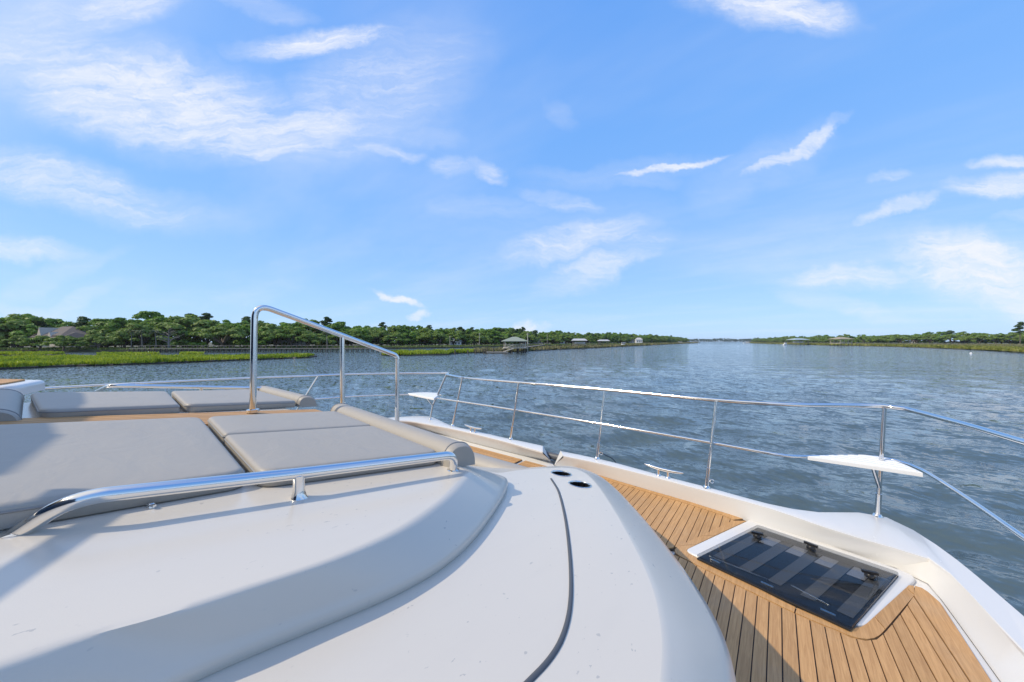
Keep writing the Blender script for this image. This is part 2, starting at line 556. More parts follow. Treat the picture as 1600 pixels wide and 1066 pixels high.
def fillet(pts, rad, n=7):
    """rounds the corners of an open polyline; rad: one radius or a list for the inner points"""
    pts = [Vector(p) for p in pts]
    out = [pts[0]]
    for i in range(1, len(pts) - 1):
        r = rad[i - 1] if isinstance(rad, (list, tuple)) else rad
        a, b, c = pts[i - 1], pts[i], pts[i + 1]
        u, v = (a - b), (c - b)
        lu, lv = u.length, v.length
        u /= lu
        v /= lv
        ang = u.angle(v)
        d = min(r / math.tan(ang / 2), lu * 0.48, lv * 0.48)
        p0, p2 = b + u * d, b + v * d
        for k in range(n + 1):
            q = k / n
            out.append(p0 * (1 - q) ** 2 + b * 2 * q * (1 - q) + p2 * q * q)
    out.append(pts[-1])
    return out


def fillet_closed(poly, rad, n=5):
    P = [Vector((p[0], p[1], 0)) for p in poly]
    m = len(P)
    out = []
    for i in range(m):
        r = rad[i] if isinstance(rad, (list, tuple)) else rad
        a, b, c = P[i - 1], P[i], P[(i + 1) % m]
        u, v = a - b, c - b
        lu, lv = u.length, v.length
        u /= lu
        v /= lv
        ang = u.angle(v)
        if r <= 0 or ang > 3.1:
            out.append((b.x, b.y))
            continue
        d = min(r / math.tan(ang / 2), lu * 0.45, lv * 0.45)
        p0, p2 = b + u * d, b + v * d
        for k in range(n + 1):
            q = k / n
            x = p0 * (1 - q) ** 2 + b * 2 * q * (1 - q) + p2 * q * q
            out.append((x.x, x.y))
    return out


def offset(poly, d):
    """moves a closed polygon inwards by d"""
    n = len(poly)
    area = sum(poly[i][0] * poly[(i + 1) % n][1] - poly[(i + 1) % n][0] * poly[i][1] for i in range(n))
    sg = 1 if area > 0 else -1
    out = []
    for i in range(n):
        a, b, c = Vector(poly[i - 1]), Vector(poly[i]), Vector(poly[(i + 1) % n])
        e1, e2 = (b - a), (c - b)
        if e1.length < 1e-7:
            e1 = e2
        if e2.length < 1e-7:
            e2 = e1
        e1, e2 = e1.normalized(), e2.normalized()
        n1, n2 = Vector((-e1.y, e1.x)) * sg, Vector((-e2.y, e2.x)) * sg
        m = (n1 + n2)
        if m.length < 1e-6:
            m = n1
        m.normalize()
        k = d / max(0.35, m.dot(n1))
        out.append((b.x + m.x * k, b.y + m.y * k))
    return out


def slab(name, poly, z0, z1, rad, mat, parent=None, steps=4, crown=0.0):
    """a plate with a rounded upper edge; z0, z1 functions of (x, y)"""
    f0 = z0 if callable(z0) else (lambda x, y: z0)
    f1 = z1 if callable(z1) else (lambda x, y: z1)
    rings = [[(p[0], p[1], f0(*p)) for p in poly]]
    for k in range(steps + 1):
        a = (math.pi / 2) * k / steps
        q = offset(poly, rad * (1 - math.cos(a)))
        rings.append([(p[0], p[1], f1(*p) - rad * (1 - math.sin(a))) for p in q])
    if crown:
        for ins, up in ((rad + 0.03, crown * 0.5), (rad + 0.09, crown)):
            q = offset(poly, ins)
            rings.append([(p[0], p[1], f1(*p) + up) for p in q])
    n = len(poly)
    vs = [v for r in rings for v in r]
    fs = []
    for i in range(len(rings) - 1):
        for k in range(n):
            a, b = i * n + k, i * n + (k + 1) % n
            fs.append((a, b, b + n, a + n))
    top = (len(rings) - 1) * n
    fs.append(tuple(range(top, top + n)))
    fs.append(tuple(range(n))[::-1])
    return mesh(name, vs, fs, mat, parent, True, 50)


def resample(pts, n, closed=False):
    P = np.array([tuple(p) for p in pts], float)
    L = np.concatenate([[0], np.cumsum(np.linalg.norm(np.diff(P, axis=0), axis=1))])
    q = np.linspace(0, L[-1], n)
    return [Vector([np.interp(x, L, P[:, k]) for k in range(P.shape[1])]) for x in q]


def smooth_line(pts, it=2):
    P = [Vector(p) for p in pts]
    for _ in range(it):
        Q = [P[0]]
        for a, b in zip(P[:-1], P[1:]):
            Q += [a * 0.75 + b * 0.25, a * 0.25 + b * 0.75]
        Q.append(P[-1])
        P = Q
    return P


def loft(name, rows, mat, parent=None, smooth=True, angle=35):
    n = len(rows[0])
    vs = [v for r in rows for v in r]
    fs = [(i * n + k, i * n + k + 1, (i + 1) * n + k + 1, (i + 1) * n + k) for i in range(len(rows) - 1) for k in range(n - 1)]
    return mesh(name, vs, fs, mat, parent, smooth, angle)


def clip(poly, axis, val, keep_less):
    out = []
    n = len(poly)
    for i in range(n):
        a, b = poly[i], poly[(i + 1) % n]
        ia = (a[axis] <= val) == keep_less
        ib = (b[axis] <= val) == keep_less
        if ia:
            out.append(a)
        if ia != ib:
            t = (val - a[axis]) / (b[axis] - a[axis])
            out.append((a[0] + t * (b[0] - a[0]), a[1] + t * (b[1] - a[1])))
    return out


def copy_tree(o, parent=None):
    c = o.copy()
    COL.objects.link(c)
    if parent is not None:
        c.parent = parent
    for ch in o.children:
        copy_tree(ch, c)
    return c


# ------------------------------------------------------------------ river and land
def build_water():
    # one sheet, finer towards the yacht, with real wave relief where it can be seen
    ang = []
    a0 = math.atan2(FWD.y, FWD.x)
    front = np.linspace(-R(72), R(72), 820)
    back = np.linspace(R(72), 2 * math.pi - R(72), 90)[1:-1]
    th = np.concatenate([front, back]) + a0
    rad = np.concatenate([[0.6], np.geomspace(1.5, 6000, 330)])
    TH, RA = np.meshgrid(th, rad)
    X, Y = RA * np.cos(TH), RA * np.sin(TH)
    Z = np.zeros_like(X)
    step = np.maximum(RA * (front[1] - front[0]), RA * 0.0255)
    rg = np.random.default_rng(5)
    wind = R(118)
    for k in range(70):
        lam = 0.40 * (4.2 / 0.40) ** rg.random()
        a = wind + rg.normal(0, 0.42)
        amp = 0.0078 * lam ** 0.62
        ph = rg.random() * 6.283
        kk = 2 * math.pi / lam
        wgt = np.clip((lam / step - 2.2) / 2.5, 0, 1)
        arg = kk * (X * math.cos(a) + Y * math.sin(a)) + ph
        Z += wgt * amp * (np.sin(arg) + 0.25 * np.sin(2 * arg + 0.6))
    Z = np.maximum(Z, -0.25)
    n = len(th)
    m = len(rad)
    V = np.stack([X, Y, Z], -1).reshape(-1, 3)
    i = np.arange(m - 1)[:, None] * n
    k = np.arange(n)[None, :]
    k2 = (k + 1) % n
    F = np.stack([i + k, i + k2, i + n + k2, i + n + k], -1).reshape(-1, 4)
    me = bpy.data.meshes.new('river_water')
    me.from_pydata(V, [], F.tolist())
    me.polygons.foreach_set('use_smooth', np.ones(len(F), bool))
    me.materials.append(M['water'])
    o = link('river_water', me)
    tag(o, 'rippled blue grey river running to the horizon', kind='structure')


build_water()


def bank(name, front, back, z_top, label, mat=None):
    """land between two shore lines, with a dark mud edge falling into the water"""
    n = max(60, len(front) * 8)
    f = resample(front, n)
    b = resample(back, n)
    jit = [Vector((random.uniform(-1, 1), random.uniform(-1, 1), 0)) * 0.012 * p.length ** 0.9 for p in f]
    f = [p + j for p, j in zip(f, jit)]
    rows = [[Vector((p.x, p.y, -0.4)) for p in f]]
    rows.append([Vector((p.x, p.y, z_top * 0.8)) for p in f])
    for q in (0.02, 0.25, 0.6, 0.98):
        rows.append([Vector((p.x + (c.x - p.x) * q, p.y + (c.y - p.y) * q, z_top * (1 + 0.1 * math.sin(q * 5 + k)))) for k, (p, c) in enumerate(zip(f, b))])
    rows.append([Vector((p.x, p.y, -0.4)) for p in b])
    o = loft(name, rows, mat or M['mud'], None, True, 60)
    return tag(o, label, kind='structure'), f, b


def shore(pts):
    return [Vector((*at(px, py, -H).xy, 0)) for px, py in pts]


def push(pts, d):
    return [p * (1 + d / p.length) for p in pts]


isleA_f = shore([(-120, 587), (0, 577.5), (60, 575), (120, 572.5), (170, 571.5), (240, 569), (300, 566.5), (390, 563), (440, 561), (480, 559.3), (490, 557.8)])
isleA_b = shore([(-120, 566), (0, 561.5), (60, 561), (120, 560.5), (170, 560.2), (240, 560), (300, 559.5), (390, 558.6), (440, 557.6), (480, 557.0), (488, 556.8)])
bank('marsh_islet', isleA_f, isleA_b, 0.28, 'low mud islet with marsh grass on the near left')
isleC_f = shore([(280, 556), (300, 556.3), (318, 555.6)])
isleC_b = shore([(284, 553.8), (300, 553.5), (316, 553.6)])
bank('marsh_islet', isleC_f, isleC_b, 0.28, 'tiny mud islet in the channel behind the near marsh')
isleD_f = shore([(-120, 563), (0, 556.5), (90, 555.5), (100, 555)])
isleD_b = shore([(-120, 556), (0, 553.5), (90, 553.2), (98, 553.2)])
bank('marsh_islet', isleD_f, isleD_b, 0.28, 'narrow mud islet behind the near marsh at the far left')
isleE_f = shore([(150, 557), (200, 557), (250, 556)])
isleE_b = shore([(160, 554.2), (200, 554.0), (246, 554)])
bank('marsh_islet', isleE_f, isleE_b, 0.28, 'small mud islet behind the near marsh right of the house')
isleB_f = shore([(597, 555.4), (606, 556.0), (640, 555.8), (700, 554.8), (706, 553.2), (740, 551.8), (790, 551), (830, 548.8), (870, 546.6), (920, 544.6), (960, 542.6), (1000, 540.6), (1040, 538.6), (1075, 536.9), (1092, 536.0)])
isleB_b = [p * 1.35 for p in isleB_f]
bank('marsh_point', isleB_f, isleB_b, 0.3, 'marsh bank running away along the left shore')
main_f = shore([(-420, 556), (-200, 552.5), (-120, 551.5), (0, 550.4), (120, 550.2), (240, 549.6), (330, 548.4), (400, 547.2), (480, 546.2), (560, 545.6), (600, 545.3), (640, 545.0), (700, 544.0), (760, 543), (830, 541.2), (900, 539.8), (960, 538.8), (1000, 537.9), (1040, 536.9), (1078, 535.8)])
main_b = [p * (1 + 900 / p.length) for p in main_f]
bank('left_shore', main_f, main_b, 0.75, 'wooded land of the left river shore', M['soil'])
right_f = shore([(2400, 640), (1900, 575), (1700, 560), (1640, 555), (1600, 552.2), (1560, 549.2), (1500, 546), (1440, 543.6), (1400, 542.2), (1340, 540.8), (1300, 540.2), (1260, 539.2), (1220, 538.0), (1185, 536.9), (1170, 536.2)])
right_b = [p * (1 + 1500 / p.length) for p in right_f]
bank('right_shore', right_f, right_b, 0.45, 'low marshy land of the right river shore', M['soil'])
far_f = [far(px, d) for px, d in ((980, 2500), (1060, 2300), (1120, 2250), (1200, 2000), (1300, 1900))]
far_b = [p * 1.9 for p in far_f]
bank('far_shore', far_f, far_b, 0.8, 'far shore closing the river at the horizon', M['soil'])


def grass(name, f, b, dens, h, wdt, mat, label, q0=0.0, q1=1.0, cap=60000, z=0.25, cluster=0.5):
    """upright blades in tufts, one joined mesh"""
    rg = np.random.default_rng(abs(hash(label)) % 1000 if False else len(label) * 7 + cap % 97)
    F = np.array([tuple(p) for p in resample(f, 400)])
    B = np.array([tuple(p) for p in resample(b, 400)])
    F = F[:, :2]
    B = B[:, :2]
    seg = np.linalg.norm(np.diff(F, axis=0), axis=1)
    dep = np.linalg.norm(B - F, axis=1)[:-1] * (q1 - q0)
    # blades grow wider and fewer with distance so that a tuft keeps its size in view
    dist = np.linalg.norm(F[:-1], axis=1)
    wgt = seg * dep / np.maximum(dist / 40.0, 1.0) ** 2
    n = int(min(cap, wgt.sum() * dens))
    i = rg.choice(len(wgt), n, p=wgt / wgt.sum())
    s = rg.random(n)
    q = q0 + (q1 - q0) * rg.random(n) ** 1.25
    P = (F[i] * (1 - s)[:, None] + F[i + 1] * s[:, None])
    Q = (B[i] * (1 - s)[:, None] + B[i + 1] * s[:, None])
    xy = P + (Q - P) * q[:, None]
    d = np.maximum(dist[i] / 40.0, 1.0)
    clump = 0.72 + 0.28 * np.sin(xy[:, 0] * 0.83 + 1.3 * np.sin(xy[:, 1] * 0.31)) * np.sin(xy[:, 1] * 0.71 + 2.0)
    hh = h * (0.65 + 0.5 * rg.random(n)) * clump * np.minimum(1.25, 0.95 + 0.05 * d)
    ww = wdt * d * (0.6 + 0.8 * rg.random(n))
    a = rg.random(n) * math.pi
    lean = rg.normal(0, 0.22, (n, 2)) * hh[:, None]
    dx = np.stack([np.cos(a), np.sin(a)], 1) * ww[:, None] / 2
    z0 = np.full(n, z - 0.05)
    v0 = np.column_stack([xy - dx, z0])
    v1 = np.column_stack([xy + dx, z0])
    v2 = np.column_stack([xy + dx * 0.9 + lean, z + hh * 0.93])
    v3 = np.column_stack([xy - dx * 0.5 + lean * 1.2, z + hh])
    V = np.stack([v0, v1, v2, v3], 1).reshape(-1, 3)
    Fc = np.arange(4 * n).reshape(-1, 4)
    me = bpy.data.meshes.new(name)
    me.from_pydata(V, [], Fc.tolist())
    me.materials.append(mat)
    o = link(name, me)
    return tag(o, label, kind='stuff')


grass('marsh_grass', isleA_f, isleA_b, 60, 0.66, 0.10, M['marsh'], 'bright green marsh grass on the near left islet', 0.0, 1.0, 60000)
grass('marsh_grass', isleC_f, isleC_b, 60, 0.6, 0.10, M['marsh'], 'tuft of marsh grass in the channel', 0.0, 1.0, 4000)
grass('marsh_grass', isleD_f, isleD_b, 60, 0.6, 0.10, M['marsh'], 'marsh grass behind the near islet at the far left', 0.0, 1.0, 9000)
grass('marsh_grass', isleE_f, isleE_b, 60, 0.6, 0.10, M['marsh'], 'marsh grass behind the near islet', 0.0, 1.0, 9000)
grass('marsh_grass', isleB_f[:6], isleB_b[:6], 60, 0.85, 0.12, M['marsh'], 'bright green marsh grass on the point left of the green roofed dock', 0.0, 0.6, 40000)
grass('marsh_grass', isleB_f[5:], isleB_b[5:], 26, 1.0, 0.13, M['reed'], 'yellowing marsh grass along the receding left shore', 0.0, 0.9, 30000)
grass('shore_grass', main_f[1:], [p * (1 + 26 / p.length) for p in main_f[1:]], 30, 0.55, 0.14, M['lawn'], 'short grass along the wooded left shore', 0.0, 1.0, 40000, 0.75)
grass('marsh_grass', right_f[1:], [p * (1 + 60 / p.length) for p in right_f[1:]], 40, 0.85, 0.14, M['olive'], 'green marsh grass at the edge of the right shore', 0.0, 1.0, 45000, 0.4)
grass('marsh_grass', [p * (1 + 50 / p.length) for p in right_f[1:]], [p * (1 + 330 / p.length) for p in right_f[1:]], 14, 0.75, 0.18, M['reed'], 'dry marsh grass in front of the right tree line', 0.0, 1.0, 30000, 0.4)


# ------------------------------------------------------------------ trees
def leaf_cards(centres, radii, squash, n, size, rg, up=0.35):
    """leaf sprays on the outside of many clumps"""
    centres = np.array(centres)
    radii = np.array(radii)
    pr = radii ** 2
    idx = rg.choice(len(centres), n, p=pr / pr.sum())
    d = rg.normal(0, 1, (n, 3))
    d /= np.linalg.norm(d, axis=1)[:, None]
    d[:, 2] = np.where(d[:, 2] < -0.35, -d[:, 2], d[:, 2])
    rr = radii[idx] * (0.62 + 0.46 * rg.random(n))
    pos = centres[idx] + d * rr[:, None] * np.array([1, 1, squash])
    nor = d + rg.normal(0, 0.45, (n, 3)) + np.array([0, 0, up])
    nor /= np.linalg.norm(nor, axis=1)[:, None]
    ref = rg.normal(0, 1, (n, 3))
    t1 = np.cross(nor, ref)
    t1 /= np.linalg.norm(t1, axis=1)[:, None]
    t2 = np.cross(nor, t1)
    sz = size * (0.55 + 0.9 * rg.random(n))
    a = t1 * sz[:, None] * 0.5
    b = t2 * sz[:, None] * 0.36
    V = np.stack([pos - a, pos + b * 0.9 - a * 0.1, pos + a, pos - b * 0.9 + a * 0.1], 1).reshape(-1, 3)
    return V, np.arange(4 * n).reshape(-1, 4)


def crown_mesh(name, V, F, mat):
    me = bpy.data.meshes.new(name)
    me.from_pydata(V, [], F.tolist())
    me.materials.append(mat)
    return me


def trunk_mesh(name, paths, mat):
    mb = MB()
    for pts, rs in paths:
        mb.tube(pts, rs, 6, True)
    me = bpy.data.meshes.new(name)
    me.from_pydata(mb.v, [], mb.f)
    me.materials.append(mat)
    return me


PROTO = {}


def proto(kind, var):
    rg = np.random.default_rng(hash_kind[kind] * 10 + var)
    U = lambda a, b: a + (b - a) * rg.random()
    cs, rs, tr = [], [], []
    if kind == 'live_oak':
        h, wd = U(8.5, 11), U(6.5, 8)
        fork = Vector((U(-.3, .3), U(-.3, .3), 1.7))
        tr.append(([(0, 0, -0.6), (0.1, 0, .6), fork], [0.62, 0.48, 0.42]))
        for k in range(7):
            a = k * 0.9 + U(-.3, .3)
            e = Vector((math.cos(a) * wd * U(.5, .8), math.sin(a) * wd * U(.5, .8), h * U(.42, .68)))
            mid = fork.lerp(e, .5) + Vector((0, 0, .9))
            tr.append(([fork, mid, e], [0.3, 0.18, 0.07]))
        for k in range(34):
            a, q = U(0, 6.283), math.sqrt(rg.random())
            z = h * (0.86 - 0.5 * q ** 2 + U(-.13, .1))
            cs.append((math.cos(a) * wd * q, math.sin(a) * wd * q, max(z, 2.4)))
            rs.append(U(1.0, 1.9))
        V, F = leaf_cards(cs, rs, 0.66, 4600, 0.72, rg)
        mats = 'oak', 'bark'
    elif kind == 'broadleaf_tree':
        h, wd = U(10, 13), U(3.8, 5.2)
        tr.append(([(0, 0, -0.6), (U(-.2, .2), U(-.2, .2), h * .3), (U(-.4, .4), U(-.4, .4), h * .8)], [0.32, 0.24, 0.06]))
        for k in range(5):
            a = k * 1.3
            tr.append(([(0, 0, h * .28), (math.cos(a) * wd * .6, math.sin(a) * wd * .6, h * .62)], [0.14, 0.04]))
        for k in range(38):
            a, q, z = U(0, 6.283), math.sqrt(rg.random()), rg.random()
            rad = wd * (math.sin(math.pi * (0.12 + 0.80 * z)) ** .7)
            cs.append((math.cos(a) * rad * q, math.sin(a) * rad * q, h * (0.12 + 0.82 * z)))
            rs.append(U(0.9, 1.6))
        V, F = leaf_cards(cs, rs, 0.85, 4600, 0.68, rg)
        mats = 'bush', 'bark'
    elif kind == 'pine_tree':
        h, wd = U(14.0, 16.5), U(2.6, 3.6)
        top = Vector((U(-.5, .5), U(-.5, .5), h))
        tr.append(([(0, 0, -0.6), (top.x * .3, top.y * .3, h * .5), top], [0.28, 0.2, 0.05]))
        for k in range(17):
            z = h * (0.55 + 0.45 * k / 16)
            a = U(0, 6.283)
            q = wd * U(.4, 1.0) * (1.1 - 0.75 * (k / 16) ** 2)
            e = Vector((top.x * z / h + math.cos(a) * q, top.y * z / h + math.sin(a) * q, z + U(0, .6)))
            tr.append(([(top.x * z / h, top.y * z / h, z - .5), e], [0.07, 0.03]))
            cs.append(tuple(e))
            rs.append(U(0.9, 1.5))
            cs.append((e.x * .5, e.y * .5, e.z + .2))
            rs.append(U(0.8, 1.3))
        V, F = leaf_cards(cs, rs, 0.62, 3600, 0.66, rg)
        mats = 'pine', 'bark'
    elif kind == 'palm_tree':
        h = U(6.0, 8.0)
        top = Vector((U(-.4, .4), U(-.4, .4), h))
        tr.append(([(0, 0, -0.6), (top.x * .2, top.y * .2, h * .5), top], [0.2, 0.17, 0.16]))
        V, F = [], []
        for k in range(30):
            a = U(0, 6.283)
            el = U(-.5, 1.2)
            dr = Vector((math.cos(a) * math.cos(el), math.sin(a) * math.cos(el), math.sin(el)))
            sd = Vector((-math.sin(a), math.cos(a), 0)) * .3
            pr = [top + dr * s * 1.9 - Vector((0, 0, 1)) * (s * s * 0.9) for s in (0.15, .5, 1)]
            n = len(V)
            for p, ww in zip(pr, (.25, 1, .35)):
                V += [tuple(p + sd * ww - Vector((0, 0, .12))), tuple(p + Vector((0, 0, .05))), tuple(p - sd * ww - Vector((0, 0, .12)))]
            for j in (0, 3):
                F += [(n + j, n + j + 1, n + j + 4, n + j + 3), (n + j + 1, n + j + 2, n + j + 5, n + j + 4)]
        V, F = np.array(V), np.array(F)
        mats = 'palm', 'pale_bark'
    elif kind == 'dead_tree':
        h = 9.0
        tr.append(([(0, 0, -0.6), (0.1, 0, 2.2), (0.0, .2, h * .75)], [0.36, 0.3, 0.08]))
        for k in range(16):
            a, z = U(0, 6.283), U(1.8, 5.6)
            L = U(2.2, 4.2)
            b0 = Vector((0.05, 0.1, z))
            e = b0 + Vector((math.cos(a) * L, math.sin(a) * L, L * U(.25, .7)))
            mid = b0.lerp(e, .5) + Vector((0, 0, .3))
            tr.append(([b0, mid, e], [0.13, 0.08, 0.02]))
            for j in range(4):
                a2 = a + U(-1.1, 1.1)
                s = mid.lerp(e, U(0, .9))
                tr.append(([s, s + Vector((math.cos(a2), math.sin(a2), U(.2, .8))) * U(.7, 1.5)], [0.05, 0.012]))
        V = F = None
        mats = None, 'deadwood'
    else:   # shrub
        h, wd = U(2.2, 3.4), U(1.8, 3.0)
        for k in range(3):
            a = k * 2.1
            tr.append(([(0, 0, -0.4), (math.cos(a) * .7, math.sin(a) * .7, h * .6)], [0.07, 0.03]))
        for k in range(12):
            a, q = U(0, 6.283), math.sqrt(rg.random())
            cs.append((math.cos(a) * wd * q * .8, math.sin(a) * wd * q * .8, h * (.75 - .45 * q * q) * U(.6, 1)))
            rs.append(U(.6, 1.0))
        V, F = leaf_cards(cs, rs, 0.85, 1500, 0.55, rg)
        mats = 'bush' if var % 2 else 'oak', 'bark'
    t = trunk_mesh('trunk', tr, M[mats[1]])
    c = crown_mesh('crown', V, F, M[mats[0]]) if V is not None else None
    return t, c


hash_kind = {'live_oak': 1, 'broadleaf_tree': 2, 'pine_tree': 3, 'palm_tree': 4, 'dead_tree': 5, 'shrub': 6}


def tree(kind, var, loc, scale, label, group=None):
    key = kind, var
    if key not in PROTO:
        PROTO[key] = proto(kind, var)
    t, c = PROTO[key]
    e = empty(kind, loc, random.uniform(0, 6.28), label=label, cat={'shrub': 'shrub'}.get(kind, 'tree'), group=group)
    sc = scale if isinstance(scale, tuple) else (scale,) * 3
    e.scale = sc
    for nm, me in (('trunk', t), ('crown', c)):
        if me is not None:
            o = bpy.data.objects.new(nm, me)
            COL.objects.link(o)
            o.parent = e
    return e


# tree line on the left: distance at each bearing and height of the tops there
LT = [(-260, 150, 13), (-100, 126, 13), (0, 120, 13.2), (100, 122, 12.6), (170, 122, 11.2), (240, 124, 14.2), (330, 128, 13.4), (400, 136, 12.2), (480, 148, 13),
      (560, 166, 12.2), (620, 180, 12.6), (700, 205, 11.6), (770, 240, 13.0), (860, 315, 13.6), (900, 360, 12.6), (970, 450, 13.6), (1010, 520, 13.6), (1045, 640, 12.5), (1072, 880, 11.0)]
LTx = [a[0] for a in LT]
ltd = lambda px: float(np.interp(px, LTx, [a[1] for a in LT]))
lth = lambda px: float(np.interp(px, LTx, [a[2] for a in LT]))
NOMINAL = {'live_oak': 10.3, 'broadleaf_tree': 12.4, 'pine_tree': 15.6, 'palm_tree': 8.0, 'shrub': 3.0}
ZONES = [(-999, 75, 'left of the brown roofed house'), (75, 150, 'around the brown roofed house'), (150, 395, 'between brown roofed house and tall handrail'),
         (395, 625, 'seen through the tall handrail'), (625, 770, 'between handrail and green roofed dock'), (770, 885, 'behind the green roofed dock'),
         (885, 990, 'behind the pale boathouses'), (990, 1999, 'at the end of the left shore')]
ORD = ('first second third fourth fifth sixth seventh eighth ninth tenth eleventh twelfth thirteenth fourteenth fifteenth').split()
PLACED = {}


def tell_apart():
    # the few trees of one kind in one stretch of wood are told apart by their order across the view
    for lab, lst in PLACED.items():
        seen = sorted((q for q in lst if 0 <= q[0] <= 1600), key=lambda q: q[0])
        if 2 <= len(seen) <= len(ORD):
            for k, (px, e) in enumerate(seen):
                e['label'] = f'{ORD[k]} from left, {lab}'


KIND_WORDS = {'live_oak': 'spreading live oak', 'broadleaf_tree': 'rounded green tree', 'pine_tree': 'tall tufted pine',
              'shrub': 'low leafy shrub', 'palm_tree': 'slim palm with pale trunk'}


def zone(px):
    for a, b, s in ZONES:
        if a <= px < b:
            return s


ROWS = ['at the water', 'within the wood', 'at the back', 'under taller trees']


def place_left():
    pts = resample([far(px, ltd(px)) for px in np.linspace(-180, 1072, 300)], 400)
    line = np.array([tuple(p) for p in pts])
    L = np.concatenate([[0], np.cumsum(np.linalg.norm(np.diff(line, axis=0), axis=1))])
    for row, (back, sp) in enumerate(((0, 6.0), (10, 5.4), (20, 5.4), (13, 6.5))):
        s = 0.0
        while s < L[-1]:
            p = Vector([np.interp(s, L, line[:, k]) for k in range(3)])
            dist = p.length
            q = p * (1 + (back + random.uniform(-3, 3)) / dist)
            px = 800 + 533.3 * q.dot(RGT) / max(q.dot(FWD), 1)
            dep = q.dot(FWD)
            s += sp * random.uniform(.8, 1.25) * (1.0 if dist < 280 else 1.35 if dist < 500 else 1.9)
            if row == 0:
                kind = random.choices(['live_oak', 'broadleaf_tree', 'shrub'], [6, 3, 1.5])[0]
                hh = lth(px) * random.uniform(.58, .80)
            elif row == 1:
                kind = random.choices(['live_oak', 'broadleaf_tree', 'pine_tree'], [3, 5, 1.6])[0]
                hh = lth(px) * random.uniform(.78, .98)
            elif row == 3:
                kind = 'shrub'
                hh = 0
            else:
                kind = random.choices(['broadleaf_tree', 'pine_tree'], [5, 1.3])[0]
                hh = lth(px) * random.uniform(.88, 1.06)
            if row == 0 and 60 < px < 152:
                if 72 < px < 140:
                    continue
            if row == 3 and 60 < px < 152:
                continue
            if row == 1 and 66 < px < 146:
                q = q * 1.16
                hh *= 0.82
            if kind == 'shrub':
                hh = random.uniform(2.4, 4.0) if row == 0 else random.uniform(4.0, 5.5)
            if kind == 'pine_tree':
                hh *= 0.98
            k = hh / NOMINAL[kind]
            wk = k * random.uniform(1.05, 1.35)
            e = tree(kind, random.randrange(4), (q.x, q.y, 0.8), (wk, wk, k), f'{KIND_WORDS[kind]} {ROWS[row]}, {zone(px)}', f'{kind.replace("_", " ")}s {ROWS[row]}, {zone(px)}')
            PLACED.setdefault(e['label'], []).append((px, e))


place_left()


def place_right():
    RT = [(1178, 1000, 12), (1210, 820, 13), (1240, 660, 12.6), (1300, 520, 13), (1340, 470, 13.2), (1400, 400, 14.0), (1500, 350, 14.2), (1600, 310, 14.6), (1700, 285, 14), (1800, 270, 14)]
    xs = [a[0] for a in RT]
    pts = resample([far(px, float(np.interp(px, xs, [a[1] for a in RT]))) for px in np.linspace(1178, 1800, 200)], 300)
    line = np.array([tuple(p) for p in pts])
    L = np.concatenate([[0], np.cumsum(np.linalg.norm(np.diff(line, axis=0), axis=1))])
    for row, (back, sp) in enumerate(((0, 9.0), (16, 8.5), (9, 9.0))):
        s = 0.0
        while s < L[-1]:
            p = Vector([np.interp(s, L, line[:, k]) for k in range(3)])
            q = p * (1 + (back + random.uniform(-4, 4)) / p.length)
            px = 800 + 533.3 * q.dot(RGT) / max(q.dot(FWD), 1)
            s += sp * random.uniform(.8, 1.25) * (1 if p.length < 600 else 1.5)
            kind = random.choices(['live_oak', 'broadleaf_tree', 'pine_tree'], [4, 5, 2] if row else [6, 3, 0.3])[0] if row < 2 else 'shrub'
            hh = float(np.interp(px, xs, [a[2] for a in RT])) * (random.uniform(.82, 1.04) if row else random.uniform(.6, .8))
            if row == 2:
                hh = random.uniform(4, 5.5)
            k = hh / NOMINAL[kind]
            wk = k * random.uniform(1.15, 1.45)
            where = 'behind the two right hand docks' if px < 1350 else 'on the right shore beyond the marsh'
            e = tree(kind, random.randrange(4), (q.x, q.y, 0.5), (wk, wk, k), f'{KIND_WORDS[kind]} {ROWS[(0, 2, 3)[row]]}, {where}', f'{kind.replace("_", " ")}s {ROWS[(0, 2, 3)[row]]}, {where}')
            PLACED.setdefault(e['label'], []).append((px, e))


place_right()
tell_apart()
tree('dead_tree', 0, far(263, 117, 0.8), 0.95, 'bare grey dead tree at the edge of the left wood')
tree('pine_tree', 1, far(1594, 300, 0.5), (1.25, 1.25, 1.12), 'tallest pine on the right shore at the picture edge')
for px, d, lab in ((511, 128, 'pale trunked palm beside the middle handrail leg'), (222, 114, 'short palm at the water edge left of the dead tree'), (205, 115, 'short palm left of the taller palm at the water edge'), (244, 116, 'slim palm right beside the dead tree')):
    tree('palm_tree', random.randrange(2), far(px, d, 0.75), 0.82, lab)
# live oaks on the lawn in front of the house
for px, d, k, lab in ((34, 112, .52, 'leftmost spreading oak on the lawn before the house'), (62, 108, .50, 'second spreading oak from the left on the lawn before the house'),
                      (100, 107, .50, 'broad oak hiding the middle of the house'), (125, 110, .47, 'oak at the right end of the house front'), (153, 111, .48, 'small oak on the lawn right of the house')):
    tree('live_oak', random.randrange(4), far(px, d, 0.75), (k * 1.05, k * 1.05, k), lab)


def far_wood():
    rg = np.random.default_rng(3)
    cs, rs = [], []
    for px in np.linspace(1040, 1215, 240):
        d = np.interp(px, [1040, 1120, 1215], [2250, 2200, 1850]) + rg.random() * 90
        p = far(px, d, 0.8)
        for k in range(3):
            cs.append((p.x + rg.normal(0, 6), p.y + rg.normal(0, 6), 2.5 + rg.random() * (13 + 5 * math.sin(px * .11) * math.sin(px * .043))))
            rs.append(3.5 + 2.5 * rg.random())
    V, F = leaf_cards(cs, rs, 0.7, 14000, 4.0, rg)
    me = crown_mesh('distant_woodland', V, F, M['far'])
    tag(link('distant_woodland', me), 'far off wood closing the river at the horizon', kind='stuff')


far_wood()


